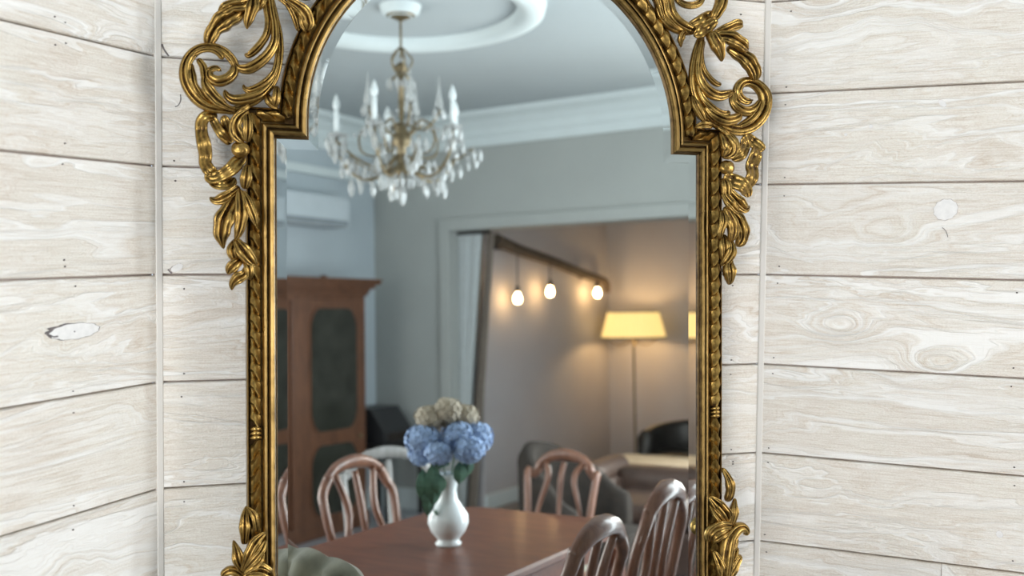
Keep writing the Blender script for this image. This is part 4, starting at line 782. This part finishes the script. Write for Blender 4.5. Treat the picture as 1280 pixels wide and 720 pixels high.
# drapes in the wide opening
cu = room('white_curtain', OP1, VLEN+.10); tag(cu, 'white linen curtain tied back at the left of the wide opening', 'curtain')
def drape(bm, top0, top1, bot0, bot1, zt_, zb, n_, amp):
    rows = []
    for i in range(13):
        f = i/12; z = zt_ + (zb-zt_)*f; a = top0 + (bot0-top0)*f; b_ = top1 + (bot1-top1)*f
        rows.append([(bm.verts.new((a+(b_-a)*k/n_, amp*sin(k*1.9), z)), bm.verts.new((a+(b_-a)*k/n_, amp*sin(k*1.9)+.01, z))) for k in range(n_+1)])
    for p, q in zip(rows, rows[1:]):
        for k in range(n_):
            for s in (0, 1): bm.faces.new((p[k][s], p[k+1][s], q[k+1][s], q[k][s]))
    return bm
link('cloth', drape(bmesh.new(), 0, -.23, 0, -.03, 2.10, .02, 26, .022), CURT, cu, smooth=True)
cu2 = room('taupe_curtain', OP1, VLEN+.155); tag(cu2, 'taupe velvet curtain edge slanting down beside the white curtain', 'curtain')
link('cloth', drape(bmesh.new(), -.23, -.285, -.02, -.10, 2.10, .02, 10, .015), TAUPE, cu2, smooth=True)
rodo = room('curtain_rod', OP1, VLEN+.10, 2.11); tag(rodo, 'short black curtain rod under the head of the wide opening', 'rod')
link('pole', TB([(.0, 0, 0), (-.27, 0, 0)], .014, 10), IRON, rodo); link('finial', ball(bmesh.new(), (-.28, 0, 0), .016), IRON, rodo, smooth=True)

BULBS = [(5.81, 1.61, 1.99), (6.34, 1.67, 1.93), (7.23, 1.67, 1.81)]
LU, LV, LZ0, LZ1 = 3.25, 7.36, 1.27, 1.50
# branch lamp with filament bulbs, fixed along the left wall of the far room
br = room('branch_lamp', 3.56, 6.4); tag(br, 'long wooden branch lamp with three hanging filament bulbs on the far room wall', 'lamp')
link('branch', TB([(0, -.86, 2.06, .050), (.01, -.5, 2.00, .046), (-.01, 0, 1.93, .042), (0, .6, 1.84, .042), (0, 1.03, 1.775, .040), (-.01, 1.06, 1.68, .026)], .03, 8, 30), TAUPEWOOD, br)
for y, z in ((-.7, 2.02), (.75, 1.83)): link('bracket', BX(0, .12, y-.02, y+.02, z-.02, z+.02), IRON, br)
for bv, zz, bt_ in BULBS:
    y = bv - 6.4
    link('cord', TB([(-.02, y, bt_), (-.02, y, zz+.08)], .005, 6), CORDM, br); link('socket', LT([(.018, zz+.050), (.020, zz+.09), (.008, zz+.105)], -.02, y, 12), IRON, br)
    link('bulb', LT([(.012, zz+.05), (.026, zz+.022), (.031, zz), (.024, zz-.026), (.003, zz-.036)], -.02, y, 16), BULB, br, smooth=True)
# floor lamp
fl = room('floor_lamp', LU, LV); tag(fl, 'tall floor lamp with a lit pleated yellow shade near the far wall', 'lamp')
link('base', LT([(.14, 0), (.14, .015), (.05, .03), (.012, .06)], 0, 0, 24), BRASS, fl, smooth=True)
link('pole', LT([(.010, .05), (.010, LZ0+.06)], 0, 0, 10), BRASS, fl)
bm = bmesh.new(); sg = 96; LR0, LR1 = .225, .285
A = [bm.verts.new(((LR1+.006*(k % 2))*cos(2*pi*k/sg), (LR1+.006*(k % 2))*sin(2*pi*k/sg), LZ0)) for k in range(sg)]; B = [bm.verts.new(((LR0+.005*(k % 2))*cos(2*pi*k/sg), (LR0+.005*(k % 2))*sin(2*pi*k/sg), LZ1)) for k in range(sg)]
for k in range(sg): bm.faces.new((A[k], A[(k+1) % sg], B[(k+1) % sg], B[k]))
link('lamp_shade', bm, SHADE, fl)
for rr, z in ((LR1+.004, LZ0), (LR0+.004, LZ1)):
    bm = TB([(rr*cos(2*pi*k/40), rr*sin(2*pi*k/40), z) for k in range(41)], .007, 6); link('shade_trim', bm, TAUPE, fl)
for k in range(3): a = k*2.094; link('shade_arm', TB([(0, 0, LZ0-.02), (LR1*.5*cos(a), LR1*.5*sin(a), LZ0-.07), (LR1*cos(a), LR1*sin(a), LZ0)], .005, 6, 8), BRASS, fl)
pl = bpy.data.lights.new('floor_lamp_light', 'POINT'); pl.energy = 8; pl.color = (1, .62, .28); pl.shadow_soft_size = .06
po = bpy.data.objects.new('floor_lamp_light', pl); C.objects.link(po); po.location = W(LU, LV, (LZ0+LZ1)/2)
# armchairs and sofa of the far side
def tub_chair(u, v, rz, label, H=.86, m=DARKFAB):
    c = room('armchair', u, v, 0, rz); tag(c, label, 'armchair')
    link('seat_cushion', BX(-.29, .29, -.22, .34, .26, .45, .05), m, c, smooth=True); link('base', BX(-.31, .31, -.26, .34, .12, .28, .02), m, c)
    bm = bmesh.new(); R2 = []
    for i in range(21):
        t_ = -1 + i/10; a = t_*1.75; cx_, cy_ = .33*sin(a), .05-.36*cos(a)
        if abs(a) > pi/2: cx_ = .33*(1 if a > 0 else -1); cy_ = .05 + .36*(abs(a)-pi/2)*1.3
        zt_ = .60 + (H-.60)*max(0, cos(a*.95))**.8; dx, dy = sin(a), -cos(a)
        R2.append([bm.verts.new((cx_ + dx*o1, cy_ + dy*o1, z)) for o1, z in ((-.05, .2), (-.05, zt_-.04), (-.03, zt_), (.02, zt_), (.05, zt_-.05), (.04, .2))])
    for p, q in zip(R2, R2[1:]):
        for k in range(6): bm.faces.new((p[k], p[(k+1) % 6], q[(k+1) % 6], q[k]))
    bm.faces.new(R2[0]); bm.faces.new(R2[-1]); link('backrest', bm, m, c, smooth=True)
    for s in (-1, 1):
        for q in (-1, 1): link('leg', LT([(.02, .12), (.014, 0)], s*.26, q*.24, 8), CHAIRWOOD, c)
    return c

tc_ = tub_chair(1.80, 3.45, pi/2, 'dark brown tub armchair standing beyond the far end of the table', H=.90); tc_.scale = (.88, .88, .93)
tub_chair(2.25, 6.15, pi, 'dark square-backed armchair behind the pale side table', H=.66, m=IRON)
so = room('leather_sofa', 1.50, 4.30, 0, pi); tag(so, 'worn brown leather sofa with rolled arms seen beyond the table', 'sofa')
link('base', BX(-.62, .62, -.36, .36, .10, .34, .03), LEATHER, so)
for k in (-1, 1): link('seat_cushion', BX(k*.27-.26, k*.27+.26, -.22, .37, .34, .46, .05), LEATHER, so, smooth=True)
link('backrest', BX(-.62, .62, -.42, -.20, .30, .57, .07), LEATHER, so, smooth=True)
for k in (-1, 1):
    link('arm', BX(k*.66-.10, k*.66+.10, -.40, .38, .10, .52, .05), LEATHER, so, smooth=True)
    link('arm_roll', TB([(k*.68, -.40, .53), (k*.68, .40, .53)], .085, 16), LEATHER, so, smooth=True)
    for q in (-1, 1): link('leg', LT([(.03, .11), (.02, 0)], k*.6, q*.32, 8), CHAIRWOOD, so)
st = room('side_table', 2.08, 5.05); tag(st, 'low side table with a pale wooden top beyond the leather sofa', 'table')
link('top', BX(-.30, .30, -.20, .20, .51, .54, .008), PALEWOOD, st)
for s in (-1, 1):
    for q in (-1, 1): link('leg', BX(s*.26-.018, s*.26+.018, q*.16-.018, q*.16+.018, 0, .51), PALEWOOD, st)
